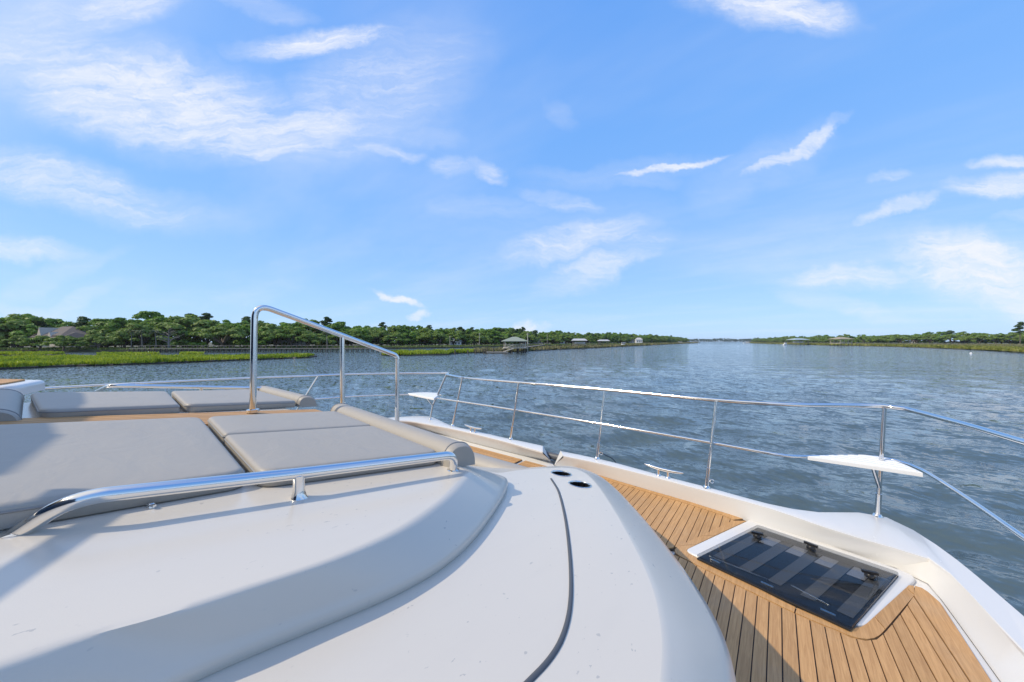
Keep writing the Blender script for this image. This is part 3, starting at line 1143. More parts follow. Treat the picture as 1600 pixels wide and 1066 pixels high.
# ------------------------------------------------------------------ house, docks and boats
class Local:
    """builds parts round a point, turned so that local x runs across the view"""
    def __init__(s, name, px, depth, z=0.0, turn=0.0, **kw):
        p = far(px, depth, z)
        s.rz = HEAD + turn
        s.e = empty(name, p, s.rz, **kw)

    def part(s, name, mb, mat, parent=None, smooth=False, angle=None):
        me = bpy.data.meshes.new(name)
        me.from_pydata(mb.v, [], mb.f)
        me.materials.append(M[mat])
        o = bpy.data.objects.new(name, me)
        COL.objects.link(o)
        o.parent = parent or s.e
        return o


def hip_roof(w_, d_, z, h, ridge, eave=0.15, cx=0, cy=0):
    a, b, r = w_ / 2, d_ / 2, ridge / 2
    mb = MB()
    mb.add([(cx - a, cy - b, z), (cx + a, cy - b, z), (cx + a, cy + b, z), (cx - a, cy + b, z), (cx - a, cy - b, z - eave), (cx + a, cy - b, z - eave), (cx + a, cy + b, z - eave), (cx - a, cy + b, z - eave),
            (cx - r, cy, z + h), (cx + r, cy, z + h)],
           [(0, 1, 9, 8), (1, 2, 9), (2, 3, 8, 9), (3, 0, 8), (4, 5, 1, 0), (5, 6, 2, 1), (6, 7, 3, 2), (7, 4, 0, 3), (7, 6, 5, 4)])
    return mb


def house():
    L = Local('lakeside_house', 106, 122, 1.6, -0.3, label='brown roofed house half hidden by oaks at far left', cat='house')
    L.part('wall', MB().box((0, 0, 1.9), (17.5, 8, 3.8)), 'stucco')
    L.part('roof', hip_roof(19.5, 10.5, 3.8, 3.3, 6.5), 'roof_brown')
    for nm, cx, cz, wd, hg in (('roof', -7.5, 3.2, 9, 2.2), ('roof', 7.6, 3.0, 7, 1.9)):
        L.part(nm, hip_roof(wd, 9.0, cz, hg, 2.5, .15, cx, -1.6), 'roof_brown')
    gb = MB().add([(-4.4, -5.4, 3.4), (-1.6, -5.4, 3.4), (-3.0, -5.4, 6.6), (-4.4, -3, 3.4), (-1.6, -3, 3.4), (-3.0, -1, 6.6)], [(0, 1, 2), (0, 2, 5, 3), (1, 4, 5, 2)])
    L.part('gable', gb, 'chimney')
    gb2 = MB().add([(2.6, -5.5, 3.4), (4.8, -5.5, 3.4), (3.7, -5.5, 5.0), (2.6, -3, 3.4), (4.8, -3, 3.4), (3.7, -2.5, 5.0)], [(0, 1, 2), (0, 2, 5, 3), (1, 4, 5, 2)])
    L.part('gable', gb2, 'chimney')
    for x in (-6.5, -4.2, -1.0, 1.6, 3.7, 6.2):
        fr = L.part('window', MB().box((x, -4.03, 1.9), (1.5, 0.08, 1.7)), 'white')
        L.part('pane', MB().box((x, -4.08, 1.9), (1.25, 0.06, 1.45)), 'glass', fr)


house()


def cottage(px, depth, w_, h_, wall, roof, label):
    L = Local('cottage', px, depth, 0.7, random.uniform(-.3, .3), label=label, cat='house')
    L.part('wall', MB().box((0, 0, h_ / 2), (w_, w_ * .6, h_)), wall)
    L.part('roof', hip_roof(w_ * 1.12, w_ * .72, h_, h_ * .55, w_ * .5), roof)
    for x in (-.28, 0, .28):
        L.part('window', MB().box((x * w_, -w_ * .305, h_ * .5), (w_ * .13, .1, h_ * .42)), 'glass')


cottage(459, 152, 8, 2.8, 'stucco', 'roof_tan', 'low tan roofed cottage behind trees left of the middle handrail leg')
cottage(450, 150, 4, 2.8, 'white', 'roof_pale', 'small white cottage beside the low tan cottage')
cottage(712, 214, 7, 2.8, 'white', 'roof_blue', 'white cottage at the wood edge left of the green roofed dock')
cottage(838, 302, 11, 3.6, 'stucco', 'roof_tan', 'tan cottage right behind the green roofed dock')
cottage(873, 338, 12, 2.8, 'white', 'roof_pale', 'long low white cottage left of the first pale boathouse')
cottage(972, 462, 9, 3.6, 'stucco', 'roof_tan', 'tan cottage between the boathouse and the white gabled house')
cottage(986, 470, 8, 3.4, 'stucco', 'roof_brown', 'brown roofed cottage just left of the white gabled house')
cottage(998, 440, 8, 4.6, 'white', 'roof_pale', 'tall white gabled house on the far left shore')
cottage(1428, 392, 7, 2.6, 'white', 'roof_pale', 'small white cottage at the foot of the right tree line')


def dock(name, px, py, w_, d_, deck_z, eave_z, roof_h, roof_mat, post_mat, label, ridge=None, rail=True, ramp=0, floatw=0, lower=False, turn=0.0, box=False):
    depth = H * 533.3 / (py - 533)
    L = Local(name, px, depth, 0.0, turn, label=label, cat='dock')
    L.part('deck', MB().box((0, 0, deck_z), (w_, d_, .22)), post_mat)
    nx = 4
    for ix in range(nx):
        for iy in (0, 1):
            x, y = (ix / (nx - 1) - .5) * (w_ - .5), (iy - .5) * (d_ - .5)
            L.part('piling', MB().tube([(x, y, -1), (x, y, deck_z - .12)], .17, 7), 'dark_timber')
            if ix in (0, 3) or w_ > 8:
                L.part('post', MB().box((x, y, (deck_z + eave_z) / 2 + .05), (.2, .2, eave_z - deck_z - .1)), post_mat)
    L.part('roof', hip_roof(w_ * 1.16, d_ * 1.2, eave_z, roof_h, ridge if ridge is not None else w_ * .25), roof_mat)
    if rail:
        for y in (-.5, .5):
            L.part('railing', MB().box((0, y * (d_ - .5), deck_z + .95), (w_ - .5, .08, .1)).box((0, y * (d_ - .5), deck_z + .55), (w_ - .5, .06, .07)), post_mat)
            for k in range(9):
                L.part('baluster', MB().box(((k / 8 - .5) * (w_ - .6), y * (d_ - .5), deck_z + .52), (.07, .07, .8)), post_mat)
    if box:
        b = L.part('boat_hull', MB().prism([(-w_ * .36, -.9), (w_ * .30, -.9), (w_ * .42, 0), (w_ * .30, .9), (-w_ * .36, .9)], deck_z + .5, deck_z + 1.4), 'white')
    if ramp:
        L.part('ramp', MB().add([(-w_ * .1, -d_ * .55, deck_z), (-w_ * .1, -d_ * .55 - 1.1, deck_z), (-w_ * .1 - ramp, -d_ * .55 - 1.1, .45), (-w_ * .1 - ramp, -d_ * .55, .45),
                                 (-w_ * .1, -d_ * .55, deck_z - .2), (-w_ * .1, -d_ * .55 - 1.1, deck_z - .2), (-w_ * .1 - ramp, -d_ * .55 - 1.1, .25), (-w_ * .1 - ramp, -d_ * .55, .25)],
                                [(0, 1, 2, 3), (4, 7, 6, 5), (1, 5, 6, 2), (0, 3, 7, 4)]), post_mat)
        mb = MB()
        for y in (0, -1.1):
            mb.tube([(-w_ * .1, -d_ * .55 + y, deck_z + .9), (-w_ * .1 - ramp, -d_ * .55 + y, 1.3)], .05, 5)
        L.part('handrail', mb, post_mat)
    if floatw:
        L.part('float', MB().box((-w_ * .1 - (ramp or 2) - floatw * .25, -d_ * .55 - .5, .28), (floatw, 2.6, .45)), 'timber')
        for s in (-.45, .45):
            L.part('piling', MB().tube([(-w_ * .1 - (ramp or 2) - floatw * .25 + s * floatw, -d_ * .55 + 1.1, -1), (-w_ * .1 - (ramp or 2) - floatw * .25 + s * floatw, -d_ * .55 + 1.1, 2.2)], .14, 6), 'dark_timber')
    return L


dock('covered_dock', 804, 551.6, 6.4, 5.0, 1.5, 3.5, 1.25, 'roof_green', 'pale_timber', 'covered dock with green hipped roof on tall pilings', ridge=1.2, ramp=3.2, floatw=6.0, turn=.1)
dock('boathouse', 905, 544.0, 6.6, 5.5, 1.6, 3.8, .9, 'roof_pale', 'timber', 'boathouse with long pale roof nearest the green roofed dock', ridge=5.5, box=True, ramp=3.0, floatw=4, turn=-.15)
dock('boathouse', 943, 541.8, 6.0, 5.0, 1.6, 3.6, .8, 'roof_pale', 'dark_timber', 'smaller boathouse with pale roof farther along the left shore', ridge=5, rail=False, turn=-.1)
dock('boathouse', 1247, 539.3, 12.0, 8.0, 1.7, 4.6, 1.3, 'roof_blue', 'timber', 'boathouse with wide blue grey roof on the right shore', ridge=7, box=True, rail=False, turn=.1)
dock('covered_dock', 1314, 540.8, 9.0, 7.5, 1.9, 4.9, 1.5, 'roof_tan', 'pale_timber', 'covered dock with tan hipped roof on the right shore', ridge=2.5, turn=.05)
# long plank walk with many posts across the left creek
def pier(name, a, b, n, zd, label, wd=1.4):
    e = empty(name, a, 0, label=label, cat='pier')
    dv = (b - a)
    rz = math.atan2(dv.y, dv.x)
    nrm = Vector((-math.sin(rz), math.cos(rz), 0))
    c = (a + b) / 2
    MB().box((c.x, c.y, zd), (dv.length, wd, .16), rz).build('walkway', M['timber'], e)
    MB().box((c.x + nrm.x * wd / 2, c.y + nrm.y * wd / 2, zd + .95), (dv.length, .08, .1), rz).build('railing', M['timber'], e)
    for k in range(n):
        p = a + dv * (k / (n - 1))
        q1, q2 = p + nrm * wd * .45, p - nrm * wd * .45
        MB().tube([(q1.x, q1.y, -.8), (q1.x, q1.y, zd + .95)], .13, 6).build('piling', M['dark_timber'], e)
        MB().tube([(q2.x, q2.y, -.8), (q2.x, q2.y, zd - .08)], .13, 6).build('piling', M['dark_timber'], e)


pier('long_pier', far(205, 104), far(590, 108), 48, 1.15, 'long low pier on many pilings crossing the left creek')
pier('short_pier', far(1340, 250), far(1530, 330), 16, 1.2, 'low pier through the marsh on the right shore')
pier('short_pier', far(812, 103), far(850, 190), 12, 1.4, 'walkway from the green roofed dock back to the shore')

for px, py, hh, lab in ((711, 553.5, 1.1, 'short mooring pile at the left end of the marsh point'), (731, 552.8, 1.0, 'short mooring pile left of the pair'), (743.5, 552.6, 1.1, 'short mooring pile beside the pair of piles'), (756, 552.6, 1.3, 'left pile of the pair by the green roofed dock'), (759, 552.6, 1.4, 'right pile of the pair by the green roofed dock'), (771, 552.4, 1.6, 'thick mooring pile touching the float of the green roofed dock'),
                       (859, 547.5, 1.4, 'mooring pile right of the green roofed dock'), (876, 546.6, 1.2, 'mooring pile between the green roofed dock and the first boathouse'), (893, 545.0, 1.6, 'mooring pile beside the first boathouse'),
                       (1257, 539.8, 1.6, 'mooring pile right of the blue grey roofed boathouse'), (1331, 541, 2.0, 'mooring pile right of the tan roofed dock'), (1343, 541.2, 1.4, 'lone pile in the shallows at the right marsh edge')):
    d = H * 533.3 / (py - 533)
    p = far(px, d)
    o = MB().tube([(p.x, p.y, -1), (p.x, p.y, hh)], .18, 8).add([], []).build('mooring_pile', M['dark_timber'])
    tag(o, lab, 'mooring pile', 'mooring piles standing in the shallows')

for px, d, hh, lab in ((749, 190, 8.0, 'slim pale utility pole left of the green roofed dock'), (824.5, 104, 6.0, 'slim pale pole at the right corner of the green roofed dock'), (855, 280, 9.5, 'slim pale utility pole before the left wood'), (703, 190, 6.5, 'slim pole by the white cottage on the left shore')):
    p = far(px, d, 0.5)
    e = empty('utility_pole', p, 0, label=lab, cat='pole')
    MB().tube([(p.x, p.y, -.5), (p.x, p.y, hh)], [.15, .1], 7).build('shaft', M['pale_timber'], e)
    MB().box((p.x, p.y, hh - .4), (1.1, .08, .1), HEAD).build('crossarm', M['pale_timber'], e)


def boat(px, py, L_, label):
    d = H * 533.3 / (py - 533)
    q = Local('motor_boat', px, d, 0.0, random.uniform(-.3, .3), label=label, cat='boat')
    a, b = L_ / 2, L_ * .16
    mb = MB().add([(-a, -b, 1.0), (a * .4, -b, 1.0), (a, 0, 1.35), (a * .4, b, 1.0), (-a, b, 1.0), (-a, -b * .7, -.2), (a * .4, -b * .7, -.2), (a * .85, 0, -.2), (a * .4, b * .7, -.2), (-a, b * .7, -.2)],
                  [(0, 1, 2, 3, 4), (0, 5, 6, 1), (1, 6, 7, 2), (2, 7, 8, 3), (3, 8, 9, 4), (4, 9, 5, 0)])
    q.part('hull', mb, 'white')
    q.part('cabin', MB().box((0, 0, 1.75), (L_ * .36, b * 1.5, 1.45)), 'white')
    q.part('window', MB().box((0, 0, 2.0), (L_ * .37, b * 1.52, .5)), 'glass')
    q.part('canopy', MB().box((0, 0, 2.55), (L_ * .42, b * 1.7, .1)), 'white')


boat(1063, 536.4, 14, 'white boat moored at the far end of the left shore')
boat(1086, 536.1, 16, 'low white boat on the horizon right of the left shore')
boat(1168, 536.3, 12, 'white boat in the gap at the start of the right shore')
boat(974, 541.4, 6, 'small white boat at the left shore by the second boathouse')
boat(1227, 539.3, 4, 'small white skiff at the left end of the blue grey boathouse')

p = at(1517, 552.5, -H)
e = empty('mooring_buoy', (p.x, p.y, 0), 0, label='small white ball buoy afloat off the right shore', cat='buoy')
mb = MB()
mb.tube([(p.x, p.y, -.3), (p.x, p.y, -.15), (p.x, p.y, .0), (p.x, p.y, .12), (p.x, p.y, .22), (p.x, p.y, .28)], [.1, .2, .25, .23, .15, .04], 14)
mb.build('float', M['white'], e, True)
MB().tube([(p.x, p.y, .27), (p.x, p.y, .34)], .03, 6).build('ring', M['steel'], e)

# ------------------------------------------------------------------ the yacht
XC = -1.95
P0, SL = -0.355, -0.125          # coachroof crown: height under the eye, fall towards the bow
zP = lambda x, y: H + P0 + SL * y
zplane = lambda a: (lambda x, y: H + a + SL * y)
yacht = empty('motor_yacht', (XC, 0, 0), 0, label='white motor yacht whose foredeck fills the foreground', cat='yacht')
DECK = H - 1.24


def cap_z(px):
    return float(np.interp(px, [600, 1280, 1480], [-1.10, -1.10, -1.14]))


def line3(pts, za, extra_front=None, extra_back=None):
    out = [at(px, py, za(px) if callable(za) else za) for px, py in pts]
    return out


def build_hull():
    out_s = [(876, 704), (900, 708.5), (954, 720), (1008, 735), (1057, 748), (1102, 759), (1170, 778), (1205, 787), (1250, 796), (1284, 799.5), (1327, 798.5), (1360, 800), (1397, 810), (1439, 834), (1481, 862), (1529, 900), (1600, 962)]
    in_s = [(880, 712), (930, 722), (967, 731), (1026, 746), (1066, 757), (1109, 768), (1165, 783), (1215, 797), (1284, 822), (1369, 848), (1439, 866), (1467, 880), (1497, 908), (1534, 949), (1572, 989), (1600, 1019)]
    base_s = [(866, 727), (905, 736), (937, 744.5), (964, 753), (1018, 769), (1077, 786), (1130, 803), (1168, 816), (1230, 836), (1300, 857), (1390, 883), (1435, 900), (1456, 916), (1500, 976), (1564, 1065), (1600, 1115)]
    aft_o = [Vector((0.98, 1.4, H - 1.13)), Vector((1.2, 0.0, H - 1.12)), Vector((1.35, -3.0, H - 1.1)), Vector((1.35, -9.5, H - 1.1))]
    aft_i = [Vector((0.80, 1.3, H - 1.13)), Vector((1.0, 0.0, H - 1.12)), Vector((1.15, -3.0, H - 1.1)), Vector((1.15, -9.5, H - 1.1))]
    aft_b = [Vector((0.78, 1.3, DECK)), Vector((0.96, 0.0, DECK)), Vector((1.1, -3.0, DECK)), Vector((1.1, -9.5, DECK))]
    o1 = line3(out_s, cap_z) + aft_o
    i1 = line3(in_s, cap_z) + aft_i
    b1 = line3(base_s, -1.24) + aft_b
    out_p = [(848, 696), (819, 689.5), (785, 683), (750, 674), (712, 667), (697, 661.5), (678, 651.5), (670, 650)]
    in_p = [(848, 706), (790, 690), (750, 680), (712, 671), (670, 663), (640, 657)]
    base_p = [(862, 722), (803, 708), (736, 691), (680, 676), (640, 666)]
    o2 = line3(out_p, -1.10) + [Vector((-4.32, 3.0, H - 1.1)), Vector((-4.5, 2.6, H - 1.1)), Vector((-4.9, 1.4, H - 1.1)), Vector((-5.15, 0, H - 1.1)), Vector((-5.3, -3, H - 1.1)), Vector((-5.3, -9.5, H - 1.1))]
    i2 = line3(in_p, -1.10) + [Vector((-4.25, 2.7, H - 1.1)), Vector((-4.35, 2.4, H - 1.1)), Vector((-4.7, 1.4, H - 1.1)), Vector((-4.95, 0, H - 1.1)), Vector((-5.1, -3, H - 1.1)), Vector((-5.1, -9.5, H - 1.1))]
    b2 = line3(base_p, -1.24) + [Vector((-4.2, 2.7, DECK)), Vector((-4.33, 2.4, DECK)), Vector((-4.66, 1.4, DECK)), Vector((-4.9, 0, DECK)), Vector((-5.05, -3, DECK)), Vector((-5.05, -9.5, DECK))]
    N = 110
    for nm, o_, i_, b_, sgn in (('bulwark', o1, i1, b1, 1), ('bulwark', o2, i2, b2, -1)):
        # the front stretch and the side stretch are sampled apart so that the corner stays true
        o_, i_, b_ = (resample(smooth_line(q, 2), N) for q in (o_, i_, b_))
        hull_bot = []
        for p in o_:
            c = Vector((XC, min(p.y - 1.2, 1.6), 0))
            dv = Vector((p.x - c.x, p.y - c.y, 0)).normalized()
            hull_bot.append(Vector((p.x - dv.x * 0.35, p.y - dv.y * 0.55, -0.5)))
        lipo = []
        for k, p in enumerate(o_):
            c = (i_[k] - p)
            c.z = 0
            c.normalize()
            lipo.append((p, c))
        rows = [hull_bot,
                [p - c * 0.0 + Vector((0, 0, -0.16)) for p, c in lipo],
                [p + Vector((0, 0, -0.02)) for p, c in lipo],
                [p + c * 0.006 + Vector((0, 0, -0.005)) for p, c in lipo],
                [p + c * 0.02 for p, c in lipo],
                [q + (p - q).normalized() * 0.018 for p, q in zip(o_, i_)],
                [q + Vector((0, 0, -0.004)) for q in i_],
                [q + Vector((0, 0, -0.018)) for q in i_],
                [b.lerp(q, 0.12) + (b - q) * 0.0 for q, b in zip(i_, b_)],
                [b + Vector((0, 0, -0.002)) for b in b_]]
        ob = loft(nm, rows, M['gel_clean'], yacht, True, 40)
        # close the cut at the anchor gap
        fc = MB().add([o_[0], i_[0], b_[0], Vector((o_[0].x, o_[0].y, H - 1.3))], [(0, 1, 2, 3)])
        fc.build('bulwark_end', M['gel_clean'], yacht)
    # sill of the anchor gap
    a, b = o1[0], o2[0]
    sill = MB().prism([(b.x - .03, b.y + .02), (a.x + .03, a.y + .02), (b1[0].x + .02, b1[0].y + .05), (b2[0].x - .02, b2[0].y + .05)], H - 1.6, H - 1.235)
    sill.build('anchor_gap_sill', M['gel_clean'], yacht)
    mid = (a + b) / 2
    rl = MB().tube([(mid.x - .09, mid.y + .02, H - 1.19), (mid.x + .09, mid.y + .02, H - 1.19)], .035, 12)
    rl.build('anchor_roller', M['rubber'], yacht, True, 40)
    # deck sheet
    dk = [b for b in b1] + [Vector((XC, -9.5, DECK))]
    dk = [(v.x, v.y) for v in smooth_line(b1, 2)] + [(v.x, v.y) for v in reversed(smooth_line(b2, 2))]
    bm = bmesh.new()
    vs = [bm.verts.new((x, y, DECK - .006)) for x, y in dk]
    f = bm.faces.new(vs)
    bmesh.ops.triangulate(bm, faces=[f])
    bmesh.ops.recalc_face_normals(bm, faces=bm.faces)
    me = bpy.data.meshes.new('deck')
    bm.to_mesh(me)
    bm.free()
    me.materials.append(M['gel_clean'])
    link('deck', me, yacht)
    return o1, i1, b1


o1, i1, b1 = build_hull()


# ---- teak deck
def planks(parent, poly, x0, pitch, z, gap=0.0042, thick=0.008, fan=0.0):
    poly = [((x / (1 + fan * (2.5 - y)) if x > 0 else x), y) for x, y in poly]
    xs = [p[0] for p in poly]
    k = math.floor((min(xs) - x0) / pitch)
    while x0 + k * pitch < max(xs):
        a, b = x0 + k * pitch + gap / 2, x0 + (k + 1) * pitch - gap / 2
        q = clip(clip(poly, 0, a, False), 0, b, True)
        q = [(x + fan * max(x, 0) * (2.5 - y), y) for x, y in q]
        k += 1
        if len(q) < 3:
            continue
        ar = abs(sum(q[i][0] * q[(i + 1) % len(q)][1] - q[(i + 1) % len(q)][0] * q[i][1] for i in range(len(q)))) / 2
        if ar < 2e-4 or max(p[0] for p in q) - min(p[0] for p in q) < .008:
            continue
        MB().prism(q, z, z + thick).build('plank', M['teak'], parent)


def board(parent, poly, z, thick=0.009):
    MB().prism(poly, z, z + thick).build('margin_board', M['teak'], parent)


def xy(px, py, a=-1.24):
    p = at(px, py, a)
    return (p.x, p.y)


def strip_board(parent, line_a, line_b, cuts, z):
    """a margin board between two lines, cut into pieces at the given fractions"""
    n = 60
    A = resample([Vector((*p, 0)) for p in line_a], n)
    B = resample([Vector((*p, 0)) for p in line_b], n)
    cuts = [0] + cuts + [1]
    for c0, c1 in zip(cuts[:-1], cuts[1:]):
        k0, k1 = int(c0 * (n - 1)), int(c1 * (n - 1))
        a, b = A[k0:k1 + 1], B[k0:k1 + 1]
        d = ((a[1] - a[0]).normalized() * 0.0025)
        a[0], b[0] = a[0] + d, b[0] + d
        d = ((a[-1] - a[-2]).normalized() * 0.0025)
        a[-1], b[-1] = a[-1] - d, b[-1] - d
        poly = [(p.x, p.y) for p in a] + [(p.x, p.y) for p in reversed(b)]
        board(parent, poly, z)


def build_teak():
    tk = empty('teak_deck', (0, 0, 0))
    tk.parent = yacht
    tk.location = (-XC, 0, 0)
    ZT = DECK + 0.004
    ZB = DECK
    PX0, PITCH = -0.1262, 0.0455
    # forward panel, between the bulwark, the coachroof and the hatch
    out_line = [xy(899, 734.5), xy(937, 745), xy(964, 753.4), xy(1018, 769.4), xy(1077, 786.4), xy(1130, 803.4), xy(1163, 813.5)]
    in_line = [(x, y - 0.046) for x, y in out_line]
    in_line[-1] = xy(1146.5, 815.4)
    strip_board(tk, out_line, in_line, [.45], ZT)
    # board along the inboard short side of the hatch, its corner, and along the aft side
    A_out = [xy(1166.5, 816.8), xy(1100, 848), xy(1076, 860.2), xy(1071.5, 863), xy(1072.5, 866), xy(1088, 874.8), xy(1136, 899.6), xy(1185, 924), xy(1233, 948.6), xy(1283, 971), xy(1313, 981.5), xy(1330, 985.8), xy(1341, 986.4), xy(1349, 983), xy(1355, 977.5), xy(1380, 949.5), xy(1409, 917.5)]
    A_in = [xy(1145, 816.5), xy(1090, 843), xy(1061, 856), xy(1053, 862), xy(1056, 869), xy(1077, 880), xy(1127, 905.5), xy(1185, 934), xy(1233, 957.5), xy(1283, 979.5), xy(1310, 989.5), xy(1329, 999), xy(1352, 1004), xy(1369, 1001.5), xy(1381, 991), xy(1412, 954), xy(1429, 933.6)]
    strip_board(tk, smooth_line([Vector((*p, 0)).to_3d() for p in A_out], 1) and [tuple(p)[:2] for p in smooth_line([Vector((*p, 0)) for p in A_out], 1)], [tuple(p)[:2] for p in smooth_line([Vector((*p, 0)) for p in A_in], 1)], [.19, .30, .62, .80], ZT)
    board(tk, [xy(1410.5, 917.7), xy(1428.4, 919.4), xy(1428.4, 932.4)], ZT)
    # planks of the forward panel
    fwd_poly = [(x, y - 0.006) for x, y in in_line] + [xy(1142, 818.5), xy(1090, 845), xy(1061, 857.6), (-0.56, 2.12), (-0.9, 2.0), (-1.5, 2.0)]
    planks(tk, fwd_poly, PX0, PITCH, ZT)
    # planks aft of the hatch
    UE = PX0 + 14 * PITCH
    fanx = lambda u, y: u + .125 * u * (2.5 - y)
    e1 = (fanx(UE, 2.485), 2.485)
    e2 = (fanx(UE, 2.0), 2.0)
    ex = (e2[0] + (e2[0] - e1[0]) * 2.0, e2[1] + (e2[1] - e1[1]) * 2.0)
    aft_poly = [(-0.56, 2.11)] + [(x, y - 0.007) for x, y in (xy(1056, 870), xy(1077, 880), xy(1127, 905.5), xy(1185, 934), xy(1233, 957.5), xy(1283, 979.5), xy(1310, 989.5), xy(1329, 999), xy(1352, 1004))]
    aft_poly += [xy(1370, 1004), xy(1383, 993), xy(1413, 957), e1, e2, ex, (-0.56, ex[1])]
    planks(tk, aft_poly, PX0, PITCH, ZT, fan=0.125)
    # outer board
    f1, f2 = (fanx(UE + .003, 2.49), 2.49), (fanx(UE + .003, 2.0), 2.0)
    fx = (f2[0] + (f2[0] - f1[0]) * 2, f2[1] + (f2[1] - f1[1]) * 2)
    g = [xy(1429.5, 919.5), xy(1440, 922.5), xy(1450, 929), xy(1469, 946), xy(1545.6, 1065)]
    gx = (g[-1][0] + (g[-1][0] - g[-2][0]) * 2, g[-1][1] + (g[-1][1] - g[-2][1]) * 2)
    board(tk, [f1, f2, fx, gx] + g[::-1], ZT)
    # side deck running aft, out of the picture
    # centre panels before the seats
    c1 = [xy(700, 683), xy(803, 709.5), xy(782, 714.5), xy(690, 690)]
    for (xa, xb, ya, yb) in ((-4.1, -2.10, 1.72, 2.86), (-2.05, -1.57, 1.72, 2.85)):
        pitch = 0.0455
        k = 0
        y = ya
        while y < yb - .02:
            MB().prism([(xa, y + .003), (xb, y + .003), (xb, min(y + pitch - .003, yb)), (xa, min(y + pitch - .003, yb))], ZT, ZT + .008).build('plank', M['teak'], tk)
            y += pitch
    # caulking bed under the boards
    bed = [(x, y + 0.0) for x, y in out_line] + [xy(1166, 817), xy(1100, 848), xy(1074, 861), (-0.6, 2.1), (-0.9, 1.95), (-1.5, 1.95)]
    MB().prism(bed, ZB, ZT + .0015).build('caulking', M['caulk'], tk)
    bed2 = [(-0.6, 2.16)] + A_out[4:13] + A_out[13:] + [xy(1430, 920)] + g[1:] + [gx, (-0.6, gx[1])]
    MB().prism([xy(1060, 860)] + bed2[1:], ZB, ZT + .0018).build('caulking', M['caulk'], tk)
    for (xa, xb, ya, yb) in ((-4.1, -2.10, 1.72, 2.86), (-2.05, -1.57, 1.72, 2.85)):
        MB().prism([(xa, ya), (xb, ya), (xb, yb), (xa, yb)], ZB, ZT + .0015).build('caulking', M['caulk'], tk)


build_teak()


# ---- hatch
def build_hatch():
    hz = H - 1.20
    c = [at(1183.5, 820, -1.20), at(1406, 894.5, -1.20), at(1330, 980, -1.20), at(1087, 867.5, -1.20)]
    ht = empty('deck_hatch', (0, 0, 0))
    ht.parent = yacht
    ht.location = (-XC, 0, 0)
    FL, FR, AR, AL = c
    quad = [(p.x, p.y) for p in c]
    frame = fillet_closed([xy(1176, 813), xy(1436, 905), xy(1347, 987), xy(1068, 864)], [.02, .06, .07, .04], 6)
    slab('frame', frame, DECK - .004, DECK + .016, .008, M['gel_clean'], ht)
    inner = offset(quad, .004)
    MB().prism(offset(quad, .004), DECK + .0165, DECK + .024).build('well', M['well'], ht)

    def lp(u, v, z):     # u from inboard to outboard, v from the bow edge aft
        a = FL.lerp(FR, u)
        b = AL.lerp(AR, u)
        p = a.lerp(b, v)
        return (p.x, p.y, z)

    def patch(name, u0, u1, v0, v1, z, th, mat, shift=0.0):
        q = [lp(u0, v0, 0), lp(u1, v0, 0), lp(u1 + shift, v1, 0), lp(u0 + shift, v1, 0)]
        MB().prism([(a, b) for a, b, _ in q], z, z + th).build(name, M[mat], ht)

    zb = DECK + .0255
    patch('border', 0.02, 0.98, 0.02, 0.13, zb, .002, 'band')
    for k in range(5):
        u = 0.06 + k * 0.205
        patch('support_slat', u, u + .085, 0.14 if k in (1, 2, 3) else 0.2, 0.86, zb + .001, .003, 'band', 0.005)
    for k in range(4):
        u = 0.152 + k * 0.205
        patch('blind', u, u + .108, 0.135, 0.30, zb + .001, .002, 'patch')
    patch('border', 0.90, 0.985, 0.14, 0.34, zb, .002, 'band')
    pane = slab('glass_pane', fillet_closed(quad, [.02, .02, .015, .015], 4), DECK + .034, DECK + .042, .003, M['pane'], ht)
    # latches
    for px, py, rot in ((1183, 838, 0.2), (1267, 856, -0.35), (1359, 900, 0.2)):
        p = at(px, py, -1.195)
        n = len(ht.children)
        lt = MB()
        lt.tube([(p.x, p.y, DECK + .042), (p.x, p.y, DECK + .052), (p.x, p.y, DECK + .058)], [.021, .021, .017], 18)
        o = lt.build('latch', M['black'], ht, True, 40)
        MB().box((p.x, p.y, DECK + .064), (.062, .014, .012), rot).build('latch_handle', M['black'], ht)
    # hinges and gas spring under the glass near the aft edge
    for u in (.12, .5, .86):
        x, y, z = lp(u, .93, DECK + .030)
        MB().box((x, y, z), (.05, .012, .005), -.2).build('hinge', M['steel'], ht)
    MB().tube([lp(.05, .90, DECK + .03), lp(.48, .86, DECK + .03)], .0035, 6).build('gas_spring', M['steel'], ht, True, 40)
    MB().tube([lp(.60, .80, DECK + .03), lp(.84, .84, DECK + .03)], .0035, 6).build('gas_spring', M['steel'], ht, True, 40)


build_hatch()


# ---- coachroof
def extend(pts, d, n=1):
    a, b = pts[1], pts[0]
    v = (b - a).normalized()
    return [b + v * d] + pts


